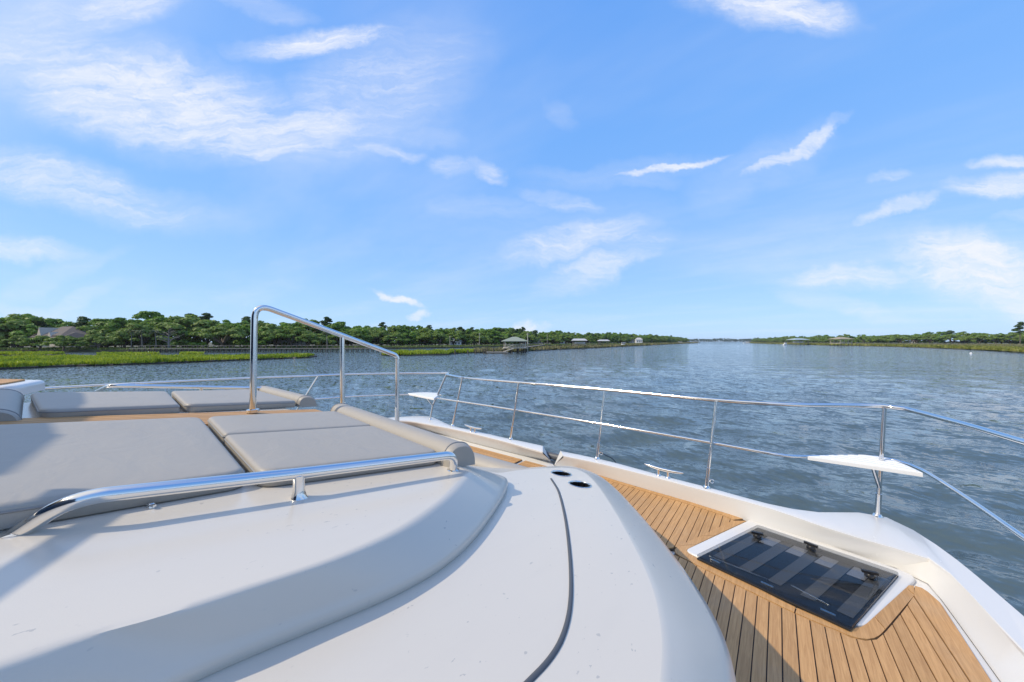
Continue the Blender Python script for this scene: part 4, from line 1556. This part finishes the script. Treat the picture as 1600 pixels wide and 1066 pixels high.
def build_coachroof():
    top_px = [(0, 1038), (125, 996), (250, 964), (375, 922), (500, 882), (573, 852), (634, 822), (695, 779), (723, 747), (732, 739), (728, 733), (712, 724)]
    lip_px = [(100, 1112), (240, 1066), (281, 1045), (375, 1005), (500, 957), (540, 942), (622, 909), (695, 870), (744, 826), (780, 777), (791, 756), (792, 748), (785, 744), (768, 740)]
    LA, LS = -.420, -.148
    top = [at(px, py, P0, SL) for px, py in top_px]
    lip = [at(px, py, LA, LS) for px, py in lip_px]
    for seq, a_, s_ in ((top, P0, SL), (lip, LA, LS)):
        seq.insert(0, Vector((seq[0].x - .02, -1.4, H + a_ + s_ * -1.4)))
        e = seq[-1]
        seq.append(Vector((XC, e.y + .02, H + a_ + s_ * (e.y + .02))))
    N = 150
    T = resample(smooth_line(top, 3), N)
    Lp = resample(smooth_line(lip, 3), N)
    # pair each lip point with the top point at the same share of the length
    dirs = []
    for k in range(N):
        a, b = Lp[max(k - 1, 0)], Lp[min(k + 1, N - 1)]
        t = (b - a)
        t.z = 0
        t.normalize()
        dirs.append(Vector((t.y, -t.x, 0)))
    up = Vector((0, 0, 1))
    crown = empty('coachroof_crown', (0, 0, 0))
    crown.parent = yacht
    crown.location = (-XC, 0, 0)
    C0 = [Vector((XC, p.y, zP(XC, p.y))) for p in T]
    def inner(k, q):
        p = T[k]
        c = Vector((XC, min(p.y, .6) if p.y < .8 else p.y - .3, 0))
        v = Vector((c.x - p.x, c.y - p.y, 0))
        if v.length > 1e-4:
            v.normalize()
        s = p + v * q
        return Vector((s.x, s.y, zP(s.x, s.y)))
    rows = [[p + d * -.10 - up * .06 for p, d in zip(Lp, dirs)],
            [p + d * -.004 - up * .036 for p, d in zip(Lp, dirs)],
            [p + d * .004 - up * .022 for p, d in zip(Lp, dirs)],
            [p + d * .006 - up * .008 for p, d in zip(Lp, dirs)],
            [p + d * .002 - up * .0 for p, d in zip(Lp, dirs)],
            [p.lerp(t, .06) + up * .003 for p, t in zip(Lp, T)],
            [p.lerp(t, .12) + up * .003 for p, t in zip(Lp, T)],
            [p.lerp(t, .86) + up * .0015 for p, t in zip(Lp, T)],
            [p.lerp(t, .92) + up * .001 for p, t in zip(Lp, T)],
            [t - up * .003 + (t - p) * .03 for p, t in zip(Lp, T)],
            [inner(k, .012) for k in range(N)],
            [inner(k, .02) for k in range(N)]]
    n = N
    vs = [v for r in rows for v in r]
    fs = [(i * n + k, i * n + k + 1, (i + 1) * n + k + 1, (i + 1) * n + k) for i in range(len(rows) - 1) for k in range(n - 1)]
    # port half mirrored
    nv = len(vs)
    vs += [Vector((2 * XC - v.x, v.y, v.z)) for v in vs]
    fs += [tuple(nv + i for i in reversed(f)) for f in fs]
    mesh('crown_edge', vs, fs, M['gel'], crown, True, 60)
    last = rows[-1]
    poly = list(last) + [Vector((2 * XC - v.x, v.y, v.z)) for v in reversed(last)]
    bm = bmesh.new()
    vv = [bm.verts.new(v) for v in poly]
    f = bm.faces.new(vv)
    bmesh.ops.triangulate(bm, faces=[f])
    bmesh.ops.remove_doubles(bm, verts=bm.verts, dist=1e-4)
    bmesh.ops.recalc_face_normals(bm, faces=bm.faces)
    for f in bm.faces:
        f.smooth = True
        if f.normal.z < 0:
            f.normal_flip()
    me = bpy.data.meshes.new('crown_top')
    bm.to_mesh(me)
    bm.free()
    me.materials.append(M['gel'])
    link('crown_top', me, crown)

    # the lower moulding round it
    BO, BS = -.445, -.150
    fac_px = [(766, 741.5), (800, 735), (830, 732), (853, 731), (885, 730), (908, 734), (926, 746), (947, 773), (987, 838), (1024, 911), (1040, 976), (1044, 1040)]
    sil_px = [(764, 739.5), (800, 733), (830, 730.3), (853, 729.3), (893, 727.5), (927, 737), (952, 753), (980, 781), (1024, 830), (1085, 911), (1125, 980), (1144, 1045)]
    fac = [at(px, py, BO, BS) for px, py in fac_px]
    sil = [at(px, py, BO - .08, BS) for px, py in sil_px]
    fac = [Vector((XC, fac[0].y - .02, H + BO + BS * (fac[0].y - .02)))] + fac + [Vector((-.09, .30, H + BO + BS * .3)), Vector((-.02, -1.4, H + BO + BS * -1.4))]
    sil = [Vector((XC, sil[0].y - .02, H + BO - .08 + BS * (sil[0].y - .02)))] + sil + [Vector((-.02, .45, H + BO - .08 + BS * .45)), Vector((.06, -1.4, H + BO - .08 + BS * -1.4))]
    A = resample(smooth_line(fac, 3), N)
    B = resample(smooth_line(sil, 3), N)
    dirs = []
    for k in range(N):
        a, b = B[max(k - 1, 0)], B[min(k + 1, N - 1)]
        t = (b - a)
        t.z = 0
        t.normalize()
        dirs.append(Vector((-t.y, t.x, 0)))
    zb = lambda p: H + BO + BS * p.y
    ins = []
    for k in range(N):
        a, b = A[max(k - 1, 0)], A[min(k + 1, N - 1)]
        t = (b - a)
        t.z = 0
        t.normalize()
        v = Vector((t.y, -t.x, 0))
        s = A[k] + v * .008
        ins.append(Vector((s.x, s.y, zb(s))))
    rows = [ins,
            [p.lerp(i, .3) - up * .0008 for p, i in zip(A, ins)],
            [a.lerp(b, .04) - up * .001 for a, b in zip(A, B)],
            [a.lerp(b, .08) for a, b in zip(A, B)],
            [a.lerp(b, .5) + up * .004 for a, b in zip(A, B)],
            [b.lerp(a, .16) + up * .0025 for a, b in zip(A, B)],
            [b.lerp(a, .10) + up * .002 for a, b in zip(A, B)],
            [b + d * .006 - up * .008 for b, d in zip(B, dirs)],
            [b + d * .010 - up * .022 for b, d in zip(B, dirs)],
            [b + d * .008 - up * .05 for b, d in zip(B, dirs)],
            [Vector((b.x, b.y, DECK - .004)) - d * .05 for b, d in zip(B, dirs)]]
    vs = [v for r in rows for v in r]
    fs = [(i * n + k, i * n + k + 1, (i + 1) * n + k + 1, (i + 1) * n + k) for i in range(len(rows) - 1) for k in range(n - 1)]
    nv = len(vs)
    vs += [Vector((2 * XC - v.x, v.y, v.z)) for v in vs]
    fs += [tuple(nv + i for i in reversed(f)) for f in fs]
    base = empty('coachroof_base', (0, 0, 0))
    base.parent = yacht
    base.location = (-XC, 0, 0)
    mesh('base_side', vs, fs, M['gel'], base, True, 60)
    # flat of the moulding with holes left for the cups
    poly = list(ins) + [Vector((2 * XC - v.x, v.y, v.z)) for v in reversed(ins)]
    holes = []
    bm = bmesh.new()
    cups = [at(877, 740, BO, BS), at(906, 757, BO, BS)]
    loops = [[Vector((p.x, p.y, 0)) for p in poly]]
    for c in cups:
        loops.append([Vector((c.x + .0475 * math.cos(a), c.y + .0475 * math.sin(a), 0)) for a in [2 * math.pi * i / 28 for i in range(28)]])
    edges = []
    for lp_ in loops:
        q = []
        for p in lp_:
            if not q or (q[-1].co - Vector((p.x, p.y, zb(p)))).length > 1e-4:
                q.append(bm.verts.new((p.x, p.y, zb(p))))
        for i in range(len(q)):
            edges.append(bm.edges.new((q[i], q[(i + 1) % len(q)])))
    bmesh.ops.triangle_fill(bm, use_beauty=True, use_dissolve=False, edges=edges, normal=(0, 0, 1))
    for f in bm.faces:
        if f.normal.z < 0:
            f.normal_flip()
        f.smooth = True
    me = bpy.data.meshes.new('base_top')
    bm.to_mesh(me)
    bm.free()
    me.materials.append(M['gel'])
    link('base_top', me, base)
    # stainless drink holders let into the moulding
    nrm = Vector((0, -BS, 1)).normalized()
    for c in cups:
        rows = []
        ch = empty('drink_holder', (0, 0, 0))
        ch.parent = yacht
        ch.location = (-XC, 0, 0)
        cup_rows = []
        prof = [(.0472, .0005), (.0535, .0006), (.0545, .0016), (.0530, .0028), (.0490, .0026), (.0475, .001), (.0470, -.004)]
        for r_, z_ in [(.0468, -.003), (.0462, -.03), (.045, -.085), (.0, -.086)]:
            cup_rows.append([Vector((c.x + r_ * math.cos(a), c.y + r_ * math.sin(a), H + BO + BS * (c.y + r_ * math.sin(a)) + z_)) for a in [2 * math.pi * i / 32 for i in range(33)]])
        loft('cup_liner', cup_rows, M['black'], ch, True, 45)
        for r_, z_ in prof:
            ring = []
            for i in range(33):
                a = 2 * math.pi * i / 32
                x, y = c.x + r_ * math.cos(a), c.y + r_ * math.sin(a)
                ring.append(Vector((x, y, H + BO + BS * y + z_)))
            rows.append(ring)
        loft('flange', rows, M['steel'], ch, True, 45)
        for a in (0.9, 1.6, 2.3, 3.0, 4.8):
            x, y = c.x + .043 * math.cos(a), c.y + .043 * math.sin(a)
            z = H + BO + BS * y
            MB().tube([(x, y, z - .06), (x, y, z - .002)], .0022, 6).build('bumper_strip', M['steel'], ch)
    # rubber seam
    seam = [at(px, py, BO + .0012, BS) for px, py in ((861, 748), (867, 757), (874, 769), (884, 809.7), (890.5, 862.5), (893, 915), (890, 960), (878, 1000.6), (857.5, 1033), (825, 1066))]
    seam.append(seam[-1] + (seam[-1] - seam[-2]) * 3)
    pts = resample(smooth_line(seam, 2), 80)
    rows = []
    for off, zz in ((-.0045, -.004), (-.0045, .0008), (0, .0030), (.0045, .0008), (.0045, -.004)):
        row = []
        for k, p in enumerate(pts):
            a, b = pts[max(k - 1, 0)], pts[min(k + 1, len(pts) - 1)]
            t = (b - a)
            t.z = 0
            t.normalize()
            row.append(p + Vector((-t.y, t.x, 0)) * off + up * zz)
        rows.append(row)
    loft('seam_gasket', rows, M['rubber'], base, True, 80)
    # small deck fittings by the sunpad
    for px, py in ((125, 798), (236, 793)):
        p = at(px, py, P0, SL)
        mb = MB().tube([(p.x, p.y, p.z - .002), (p.x, p.y, p.z + .006), (p.x, p.y, p.z + .010)], [.008, .008, .005], 12)
        mb.box((p.x + .008, p.y, p.z + .007), (.02, .006, .004), .4)
        mb.build('snap_stud', M['steel'], crown, True, 40)
    return A, B


RA_, RB_ = build_coachroof()


# ---- handrail on the crown, starboard
def build_handrail():
    hr = empty('coachroof_handrail', (0, 0, 0))
    hr.parent = yacht
    hr.location = (-XC, 0, 0)
    fr = at(22, 833, P0, SL)
    pf = at(467, 778, P0, SL)
    ff = at(708, 735, P0, SL)
    up = Vector((0, 0, 1))
    h = .062
    mid_a = at(175, 766, P0 + h, SL)
    mid_p = pf + up * h
    mid_f = at(690, 713, P0 + h, SL)
    pts = fillet([fr - up * .006, at(110, 779, P0 + h, SL), mid_p, mid_f + (mid_f - mid_p).normalized() * .05, ff - up * .006], [.16, .4, .05], 10)
    MB().tube(pts, .0142, 20).build('rail_tube', M['steel'], hr, True, 60)
    MB().tube([pf - up * .004, pf + up * .004, pf + up * .02, pf + up * .045, pf + up * .058], [.022, .017, .0135, .0135, .016], 18).build('rail_post', M['steel'], hr, True, 60)
    for q in (fr, ff):
        MB().tube([q - up * .003, q + up * .003, q + up * .005], [.021, .021, .016], 20).build('foot_flange', M['steel'], hr, True, 40)
    # the matching rail to port
    hr2 = empty('coachroof_handrail', (0, 0, 0))
    hr2.parent = yacht
    hr2.location = (-XC, 0, 0)
    a = at(153, 611, P0, SL)
    b = at(172, 602.5, P0 + h, SL)
    c = Vector((b.x + .06, b.y + .95, zP(0, b.y + .95) + h))
    d = Vector((c.x, c.y + .08, zP(0, c.y + .08)))
    MB().tube(fillet([a, b, c, d], [.06, .05], 8), .0142, 14).build('rail_tube', M['steel'], hr2, True, 60)
    m = b.lerp(c, .5)
    MB().tube([m, m - up * h], .013, 12).build('rail_post', M['steel'], hr2, True, 60)


build_handrail()


# ---- tall stair rail on the centre walkway
def build_grab_rail():
    gr = empty('stair_handrail', (0, 0, 0))
    gr.parent = yacht
    gr.location = (-XC, 0, 0)
    def on(px, py, dep):
        v = bearing(px, py) * dep
        return Vector((v.x, v.y, H + v.z))
    l1 = on(395, 641, 2.0)
    top1 = on(398, 474, 2.0)
    top3 = on(621, 556, 2.755)
    l3 = on(620, 655, 2.755)
    l2t = on(535, 523, 2.41)
    r = .0172
    base3 = Vector((l3.x, l3.y, H - 1.0))
    pts = fillet([l1, top1, top3, base3], [.065, .055], 10)
    MB().tube(pts, r, 18).build('rail_tube', M['steel'], gr, True, 60)
    MB().tube([Vector((l2t.x, l2t.y, H - .8)), l2t - Vector((0, 0, .004))], r * .96, 16).build('rail_post', M['steel'], gr, True, 60)
    MB().tube([l1 - Vector((0, 0, .012)), l1 + Vector((0, 0, .004)), l1 + Vector((0, 0, .007))], [.032, .032, .022], 20).build('foot_flange', M['steel'], gr, True, 40)


build_grab_rail()


# ---- bow rail
def build_bow_rail():
    br = empty('bow_rail', (0, 0, 0))
    br.parent = yacht
    br.location = (-XC, 0, 0)
    up = Vector((0, 0, 1))
    tz = lambda px: float(np.interp(px, [695, 805, 945, 1119, 1382], [-.485, -.462, -.460, -.452, -.41]))
    top_px = [(697, 586), (722, 590.5), (810, 597.5), (945, 608.5), (1119, 626), (1200, 631), (1250, 633), (1310, 633), (1382, 634.5), (1410, 637)]
    top = [at(px, py, tz(px)) for px, py in top_px]
    top += [at(1450, 648, -.415), at(1520, 666.5, -.42), at(1600, 691, -.425)]
    e = top[-1]
    top += [e + Vector((.12, -.9, .02)), e + Vector((.4, -2.6, .06)), e + Vector((.45, -5.5, .06))]
    MB().tube(resample(smooth_line(top, 2), 90), .0135, 14).build('top_rail', M['steel'], br, True, 60)
    ptop = [at(px, py, -.485) for px, py in ((702, 583.5), (690, 583.2), (622, 583.6), (537, 585), (497, 587), (400, 590.6), (300, 595), (225, 599), (76, 606.4))]
    ptop += [ptop[-1] + Vector((-.1, -1.5, 0)), ptop[-1] + Vector((-.12, -5, 0))]
    MB().tube(resample(smooth_line(ptop, 2), 90), .0155, 14).build('top_rail', M['steel'], br, True, 60)
    j = (top[0] + ptop[0]) / 2
    MB().tube([ptop[1], ptop[0], j, top[0], top[1]], .019, 14).build('corner_joint', M['steel'], br, True, 60)
    # middle rails
    mid_px = [(676, 621), (700, 624.6), (716, 627), (802, 640), (938, 662), (1111, 691.7), (1201, 708.6), (1230, 713), (1262, 715)]
    mid = [at(px, py, -.775) for px, py in mid_px]
    seat_o = [at(1262, 714, -.775), at(1330, 713, -.775), at(1380, 715, -.775), at(1412, 723, -.775), at(1440, 733, -.775), at(1500, 771, -.775), at(1550, 805, -.775), at(1600, 841, -.775)]
    e = seat_o[-1]
    mid = mid[:-1] + seat_o + [e + Vector((.1, -.9, 0)), e + Vector((.35, -2.6, .03))]
    MB().tube(resample(smooth_line(mid, 2), 90), .0108, 12).build('middle_rail', M['steel'], br, True, 60)
    pm = [at(px, py, -.775) for px, py in ((690, 617.5), (637, 616.5), (620, 616.8), (540, 619.6), (505, 622.8), (430, 627))]
    pm += [pm[-1] + Vector((-.5, -1.6, 0)), pm[-1] + Vector((-.8, -4, 0))]
    MB().tube(resample(smooth_line(pm, 2), 50), .0108, 12).build('middle_rail', M['steel'], br, True, 60)

    def stanchion(bp, tp, ring=False, rope=False):
        st = empty('stanchion', (0, 0, 0))
        st.parent = br
        d = (tp - bp).normalized()
        MB().tube([bp + d * .02, tp - d * .006], .0112, 14).build_into(st, 'post') if False else None
        mb = MB()
        mb.tube([bp + d * .01, bp + d * .15, bp + d * .152, tp - d * .004], [.0150, .0150, .0118, .0118], 14)
        mb.tube([bp - up * .003, bp + up * .006, bp + up * .018], [.026, .026, .016], 16)
        if ring:
            c = bp + Vector((.035, .01, .055))
            pts = [c + RGT * (.013 * math.cos(a)) + up * (.013 * math.sin(a)) for a in [k * 2 * math.pi / 14 for k in range(15)]]
            mb.tube(pts, .0032, 6, False)
            mb.tube([bp + d * .055, c - RGT * .012], .005, 6)
        bpy.data.objects.remove(st)
        return mb.build('stanchion', M['steel'], br, True, 45)

    for bpx, tpx, ring in (((707, 665.5), (722, 591), False), ((798, 686.5), (810, 598), False), ((933, 717), (945, 609), True), ((1104, 762.5), (1119, 626.5), True)):
        stanchion(at(*bpx, -1.10), at(*tpx, tz(tpx[0])), ring)
    bc, tc = at(1371, 807, -1.12), at(1382, 635, -.41)
    stanchion(bc, tc)
    pb, pt = at(672, 655.5, -1.10), at(697, 586.5, -.487)
    kn = at(676, 634, -.91)
    mb = MB().tube(fillet([pb, kn, pt], .05, 6), .0135, 14)
    mb.tube([pb - up * .003, pb + up * .006, pb + up * .018], [.028, .028, .016], 14)
    mb.build('stanchion', M['steel'], br, True, 45)
    stanchion(at(455, 655, -1.10), at(497, 587, -.485))
    q = o1[-2] + Vector((-.1, 0, 0))
    stanchion(Vector((1.1, .2, H - 1.12)), Vector((1.07, .9, H - .42)))
    # seats in the two corners
    def seat(inner_a, inner_b, outer, ribs, name='bow_seat'):
        poly = [inner_a, inner_b] + outer
        pl = [(p.x, p.y) for p in poly]
        z = inner_a.z
        ob = slab(name, pl, z - .026, z, .006, M['white'], br)
        return ob
    a = at(1262, 712.5, -.757)
    b = at(1442, 738.5, -.757)
    out = [at(1418, 727, -.757), at(1392, 717, -.757), at(1370, 712.5, -.757), at(1338, 710.6, -.757), at(1300, 711, -.757)]
    s1 = seat(a, b, out, 4)
    # raised slats of the seat top
    for k in range(5):
        f0, f1 = .13 + k * .14, .20 + k * .14
        ya = a.y + .32 * f0
        yb = a.y + .32 * f1
        def span(y):
            q = [(p.x, p.y) for p in [a, b] + out]
            xs = []
            for i in range(len(q)):
                p0, p1 = q[i], q[(i + 1) % len(q)]
                if (p0[1] - y) * (p1[1] - y) < 0:
                    xs.append(p0[0] + (y - p0[1]) / (p1[1] - p0[1]) * (p1[0] - p0[0]))
            return (min(xs) + .02, max(xs) - .02) if len(xs) >= 2 else None
        A_, B_ = span(ya), span(yb)
        if A_ and B_ and B_[1] - B_[0] > .02:
            MB().prism([(A_[0], ya), (A_[1], ya), (B_[1], yb), (B_[0], yb)], a.z - .002, a.z + .005).build('seat_slat', M['white'], br)
    tip = at(1364, 731, -.78)
    MB().tube([bc.lerp(tc, .27), Vector((tip.x, tip.y, a.z - .02))], .0115, 12).build('seat_strut', M['steel'], br, True, 45)
    a2 = at(637.5, 614.6, -.757)
    b2 = at(678, 622.5, -.757)
    out2 = [at(684, 618.5, -.757), at(685, 614, -.757), at(668, 613, -.757), at(650, 613.4, -.757)]
    seat(a2, b2, out2, 3)
    MB().tube([kn, Vector((at(667, 622, -.775).x, at(667, 622, -.775).y, a2.z - .02))], .0105, 10).build('seat_strut', M['steel'], br, True, 45)
    # short dark lanyard made fast at a stanchion foot
    s = at(936, 706, -1.05)
    MB().tube(smooth_line([s, s + Vector((.05, .03, -.03)), s + Vector((.1, .1, -.07)), s + Vector((.16, .16, -.2))], 2), .005, 6).build('lanyard', M['rubber'], br, True, 45)


build_bow_rail()


# ---- mooring cleats on the bulwark
def build_cleat(p0, p1, zc):
    cl = empty('cleat', (0, 0, 0))
    cl.parent = yacht
    cl.location = (-XC, 0, 0)
    up = Vector((0, 0, 1))
    d = (p1 - p0)
    pts = [p0 + d * t + up * (.012 * (abs(2 * t - 1) ** 2)) for t in (0, .06, .2, .35, .5, .65, .8, .94, 1)]
    MB().tube(pts, [.005, .009, .0115, .013, .0135, .013, .0115, .009, .005], 12).build('horn', M['steel'], cl, True, 60)
    for t in (.38, .62):
        q = p0 + d * t
        f = Vector((q.x, q.y, zc))
        MB().tube([f - up * .002, f + up * .004, f + up * .012, q], [.022, .02, .011, .010], 12).build('foot', M['steel'], cl, True, 45)


build_cleat(at(1007, 727, -1.045), at(1068, 742, -1.045), H - 1.10)
build_cleat(at(726, 665, -1.045), at(752.5, 671.5, -1.045), H - 1.10)

# ---- walkway and seats between the pads, the table aft, the superstructure
wk = empty('centre_walkway', (0, 0, 0))
wk.parent = yacht
wk.location = (-XC, 0, 0)
for k in range(8):
    x0 = -2.52 + k * .05
    MB().prism([(x0, -1.0), (x0 + .044, -1.0), (x0 + .044, 1.02), (x0, 1.02)], lambda x, y: zP(x, y) + .001, lambda x, y: zP(x, y) + .012).build('plank', M['teak'], wk)
# forward facing seat below the crown
slab('forward_seat', [(-3.4, 1.3), (-0.95, 1.3), (-1.0, 1.64), (-3.35, 1.64)], DECK - .004, DECK + .36, .05, M['gel_clean'], yacht)

st = empty('deck_table', (0, 0, 0))
st.parent = yacht
st.location = (-XC, 0, 0)
tz_ = -.30
tp = [at(-160, 603, tz_), at(0, 600.5, tz_), at(40, 593.5, tz_), at(-140, 589, tz_)]
def grow(pl, d):
    return offset([(p.x, p.y) for p in pl], -d)
edge = fillet_closed(grow(tp, .09), .09, 6)
slab('table_body', edge, H + tz_ - .085, H + tz_ - .008, .03, M['gel_clean'], st)
inner = fillet_closed([(p.x, p.y) for p in tp], .04, 5)
xs = [q[0] for q in inner]
k = 0
x = min(xs)
while x < max(xs):
    q = clip(clip(inner, 0, x + .002, False), 0, x + .055, True)
    if len(q) >= 3:
        MB().prism(q, H + tz_ - .009, H + tz_ + .003).build('plank', M['teak'], st)
    x += .058
cen = Vector((sum(p.x for p in tp) / 4, sum(p.y for p in tp) / 4, 0))
MB().tube([(cen.x, cen.y, H - .6), (cen.x, cen.y, H + tz_ - .08)], .05, 14).build('table_leg', M['steel'], st, True, 45)


def build_super():
    sp = empty('deckhouse', (0, 0, 0))
    sp.parent = yacht
    sp.location = (-XC, 0, 0)
    # raked windscreen block and the brow over it, behind the camera
    prof = [(-1.15, H - .40), (-2.0, H + 1.30), (-6.5, H + 1.30), (-6.5, H - .5)]
    xa, xb = -4.1, 0.2
    mb = MB()
    mb.add([(xa, y, z) for y, z in prof] + [(xb, y, z) for y, z in prof], [(0, 1, 2, 3), (7, 6, 5, 4), (0, 4, 5, 1), (1, 5, 6, 2), (2, 6, 7, 3), (3, 7, 4, 0)])
    mb.build('windscreen', M['smoked'], sp)
    zb = H + 1.5
    brow = fillet_closed([(-4.5, -1.55), (-4.3, -1.49), (-3.80, -1.49), (-3.24, -1.57), (-3.21, -2.4), (-3.0, -2.4), (-3.0, -1.645), (-2.92, -1.54), (-2.42, -1.60), (-2.28, -1.95), (-1.5, -1.97), (0.4, -2.1), (0.4, -7.0), (-4.5, -7.0)],
                         [.05, .05, .12, .01, .01, .01, .01, .02, .05, .05, .05, .05, .05, .05], 3)
    slab('brow', brow, zb - .03, zb + .03, .02, M['gel_clean'], sp)  # unseen; outline and slot shaped to cast the shadows on the pads
    MB().tube([(-1.634, -.676, H + .5), (-1.404, -.774, H + .5), (-.984, -.944, H + .5), (-.86, -1.2, H + .5), (-.84, -1.62, H + .5)], .019, 12).build('shadow_bar', M['gel_clean'], sp, True, 45)  # unseen bar added to cast the shadow strip on the coachroof


build_super()

# ------------------------------------------------------------------ cushions (they lift off)
CU = P0 + .05


def cushion(name, corners, a0, a1, rads, label, cat='cushion', group='sunpad cushions', inset=.006, rad=.016, crown=.005):
    cx = sum(c[0] for c in corners) / len(corners)
    cy = sum(c[1] for c in corners) / len(corners)
    z0 = H + a0 + SL * cy
    e = empty(name, (cx, cy, z0), 0, label=label, cat=cat, group=group)
    rings = []
    def ring_at(ins, dz_):
        pl = fillet_closed(offset(corners, inset + ins), [max(r_ - ins, .004) for r_ in rads], 6)
        return [(p[0], p[1], H + (a1 if dz_ is not None else a0) + SL * p[1] + (dz_ or 0)) for p in pl]
    rings.append(ring_at(.004, None))
    rings.append([(p[0], p[1], p[2] + .004) for p in ring_at(0, None)])
    for k in range(7):
        a = (math.pi / 2) * k / 6
        rings.append(ring_at(rad * (1 - math.cos(a)), -rad * (1 - math.sin(a))))
    for ins, up_ in ((rad + .02, crown * .4), (rad + .06, crown * .8), (rad + .11, crown)):
        rings.append(ring_at(ins, up_))
    n = len(rings[0])
    vs = [v for r_ in rings for v in r_]
    fs = [(i * n + k, i * n + (k + 1) % n, (i + 1) * n + (k + 1) % n, (i + 1) * n + k) for i in range(len(rings) - 1) for k in range(n)]
    fs += [tuple(range(n))[::-1], tuple(range((len(rings) - 1) * n, len(rings) * n))]
    mesh('pad', vs, fs, M['vinyl'], e, True, 60)
    poly = fillet_closed(offset(corners, inset), rads, 6)
    # piping seam round the upper edge
    q = poly
    ring = [Vector((p[0], p[1], H + a1 + SL * p[1] - rad * .98)) for p in q]
    MB().tube(ring + [ring[0], ring[1]], .0028, 6, False).build('piping', M['piping'], e, True, 60)
    return e


BT = P0 + .0015
yb = .375
cushion('sunpad_cushion', [(-1.10, -1.1), (-1.10, .285), (-2.12, .365), (-2.10, -1.1)], BT, CU, [.04, .05, .05, .04], 'largest grey sunpad cushion nearest the windscreen, partly in shadow')
cushion('sunpad_cushion', [(-1.075, .292), (-0.985, .845), (-1.60, .925), (-1.635, .336)][::1], BT, CU, [.05, .05, .02, .02], 'grey cushion next to the round steel handrail, in front of the largest one')
cushion('sunpad_cushion', [(-1.642, .337), (-1.607, .926), (-2.16, 1.0), (-2.125, .375)], BT, CU, [.02, .02, .05, .06], 'grey cushion by the teak walkway, between the largest one and the bolster')
cushion('sunpad_cushion', [(-2.49, -.10), (-2.60, .363), (-3.44, .41), (-3.30, -.16)], BT, CU, [.05, .04, .04, .06], 'aft grey cushion of the far port sunpad, shaded at its left end')
cushion('sunpad_cushion', [(-2.605, .372), (-2.72, .985), (-3.66, .985), (-3.45, .42)], BT, CU, [.05, .04, .04, .04], 'forward grey cushion of the far port sunpad beside its bolster')


def bolster(name, a, b, r, zb, label, hgt=1.0, group=None):
    """a half round roll lying on a sloped base from a to b"""
    A, B = Vector(a), Vector(b)
    d = (B - A).normalized()
    nrm = Vector((-d.y, d.x))
    cx, cy = (A + B) / 2
    e = empty(name, (cx, cy, H + zb + SL * cy), 0, label=label, cat='cushion', group=group)
    prof = []
    for k in range(15):
        an = math.pi * k / 14
        x = math.cos(an)
        prof.append((r * math.copysign(abs(x) ** .8, x), r * hgt * (math.sin(an) ** .75) * 1.0))
    L = (B - A).length
    st = [0, .004, .014, .03] + list(np.linspace(.06, L - .06, 14)) + [L - .03, L - .014, L - .004, L]
    rows = []
    for s in st:
        t = min(s, L - s)
        k = 1 - max(0, (.03 - t) / .03) ** 2 * .12
        row = []
        for x, z in prof:
            p = A + d * s + nrm * (x * k)
            row.append(Vector((p.x, p.y, H + zb + SL * p.y + z * k)))
        rows.append(row)
    n = len(prof)
    vs = [v for r_ in rows for v in r_]
    fs = [(i * n + k, i * n + k + 1, (i + 1) * n + k + 1, (i + 1) * n + k) for i in range(len(rows) - 1) for k in range(n - 1)]
    fs += [tuple(range(n)), tuple(range((len(rows) - 1) * n, len(rows) * n))[::-1]]
    fs += [tuple(i * n for i in range(len(rows))), tuple(i * n + n - 1 for i in reversed(range(len(rows))))]
    mesh('roll', vs, fs, M['vinyl'], e, True, 50)
    for i in (3, len(rows) - 4):
        MB().tube([v + Vector((0, 0, .0005)) for v in rows[i]], .0026, 6).build('piping', M['piping'], e, True, 60)
    return e


bolster('bolster_cushion', (-2.27, 1.07), (-0.935, .895), .068, P0 - .004, 'long grey bolster roll across the front of the near sunpad', 1.25)
bolster('bolster_cushion', (-3.72, 1.06), (-2.74, 1.06), .066, P0 + .001, 'shorter grey bolster roll across the front of the far port sunpad', 1.2)
bolster('bolster_cushion', (-2.9, 1.56), (-1.02, 1.56), .085, P0 - .265, 'pale grey roll on the forward facing seat below the near bolster', 1.2)
bolster('bolster_cushion', (-2.44, -.215), (-3.4, -.26), .08, P0 - .005, 'grey backrest roll under the teak topped table', .8)

# ------------------------------------------------------------------ air
hz_m = bpy.data.materials.new('summer_haze')
hz_m.use_nodes = True
ht_ = NT(hz_m.node_tree)
ht_.n.clear()
hv = ht_.add('ShaderNodeVolumePrincipled', ins={'Color': (0.86, 0.93, 1.0, 1), 'Density': 0.00009, 'Anisotropy': 0.2})
ho = ht_.add('ShaderNodeOutputMaterial')
ht_.l.new(hv.outputs[0], ho.inputs['Volume'])
hb = MB().box((0, 0, 10.0), (13600, 13600, 22.5)).build('haze', hz_m)
tag(hb, 'thin summer haze over the river and its shores', kind='stuff')
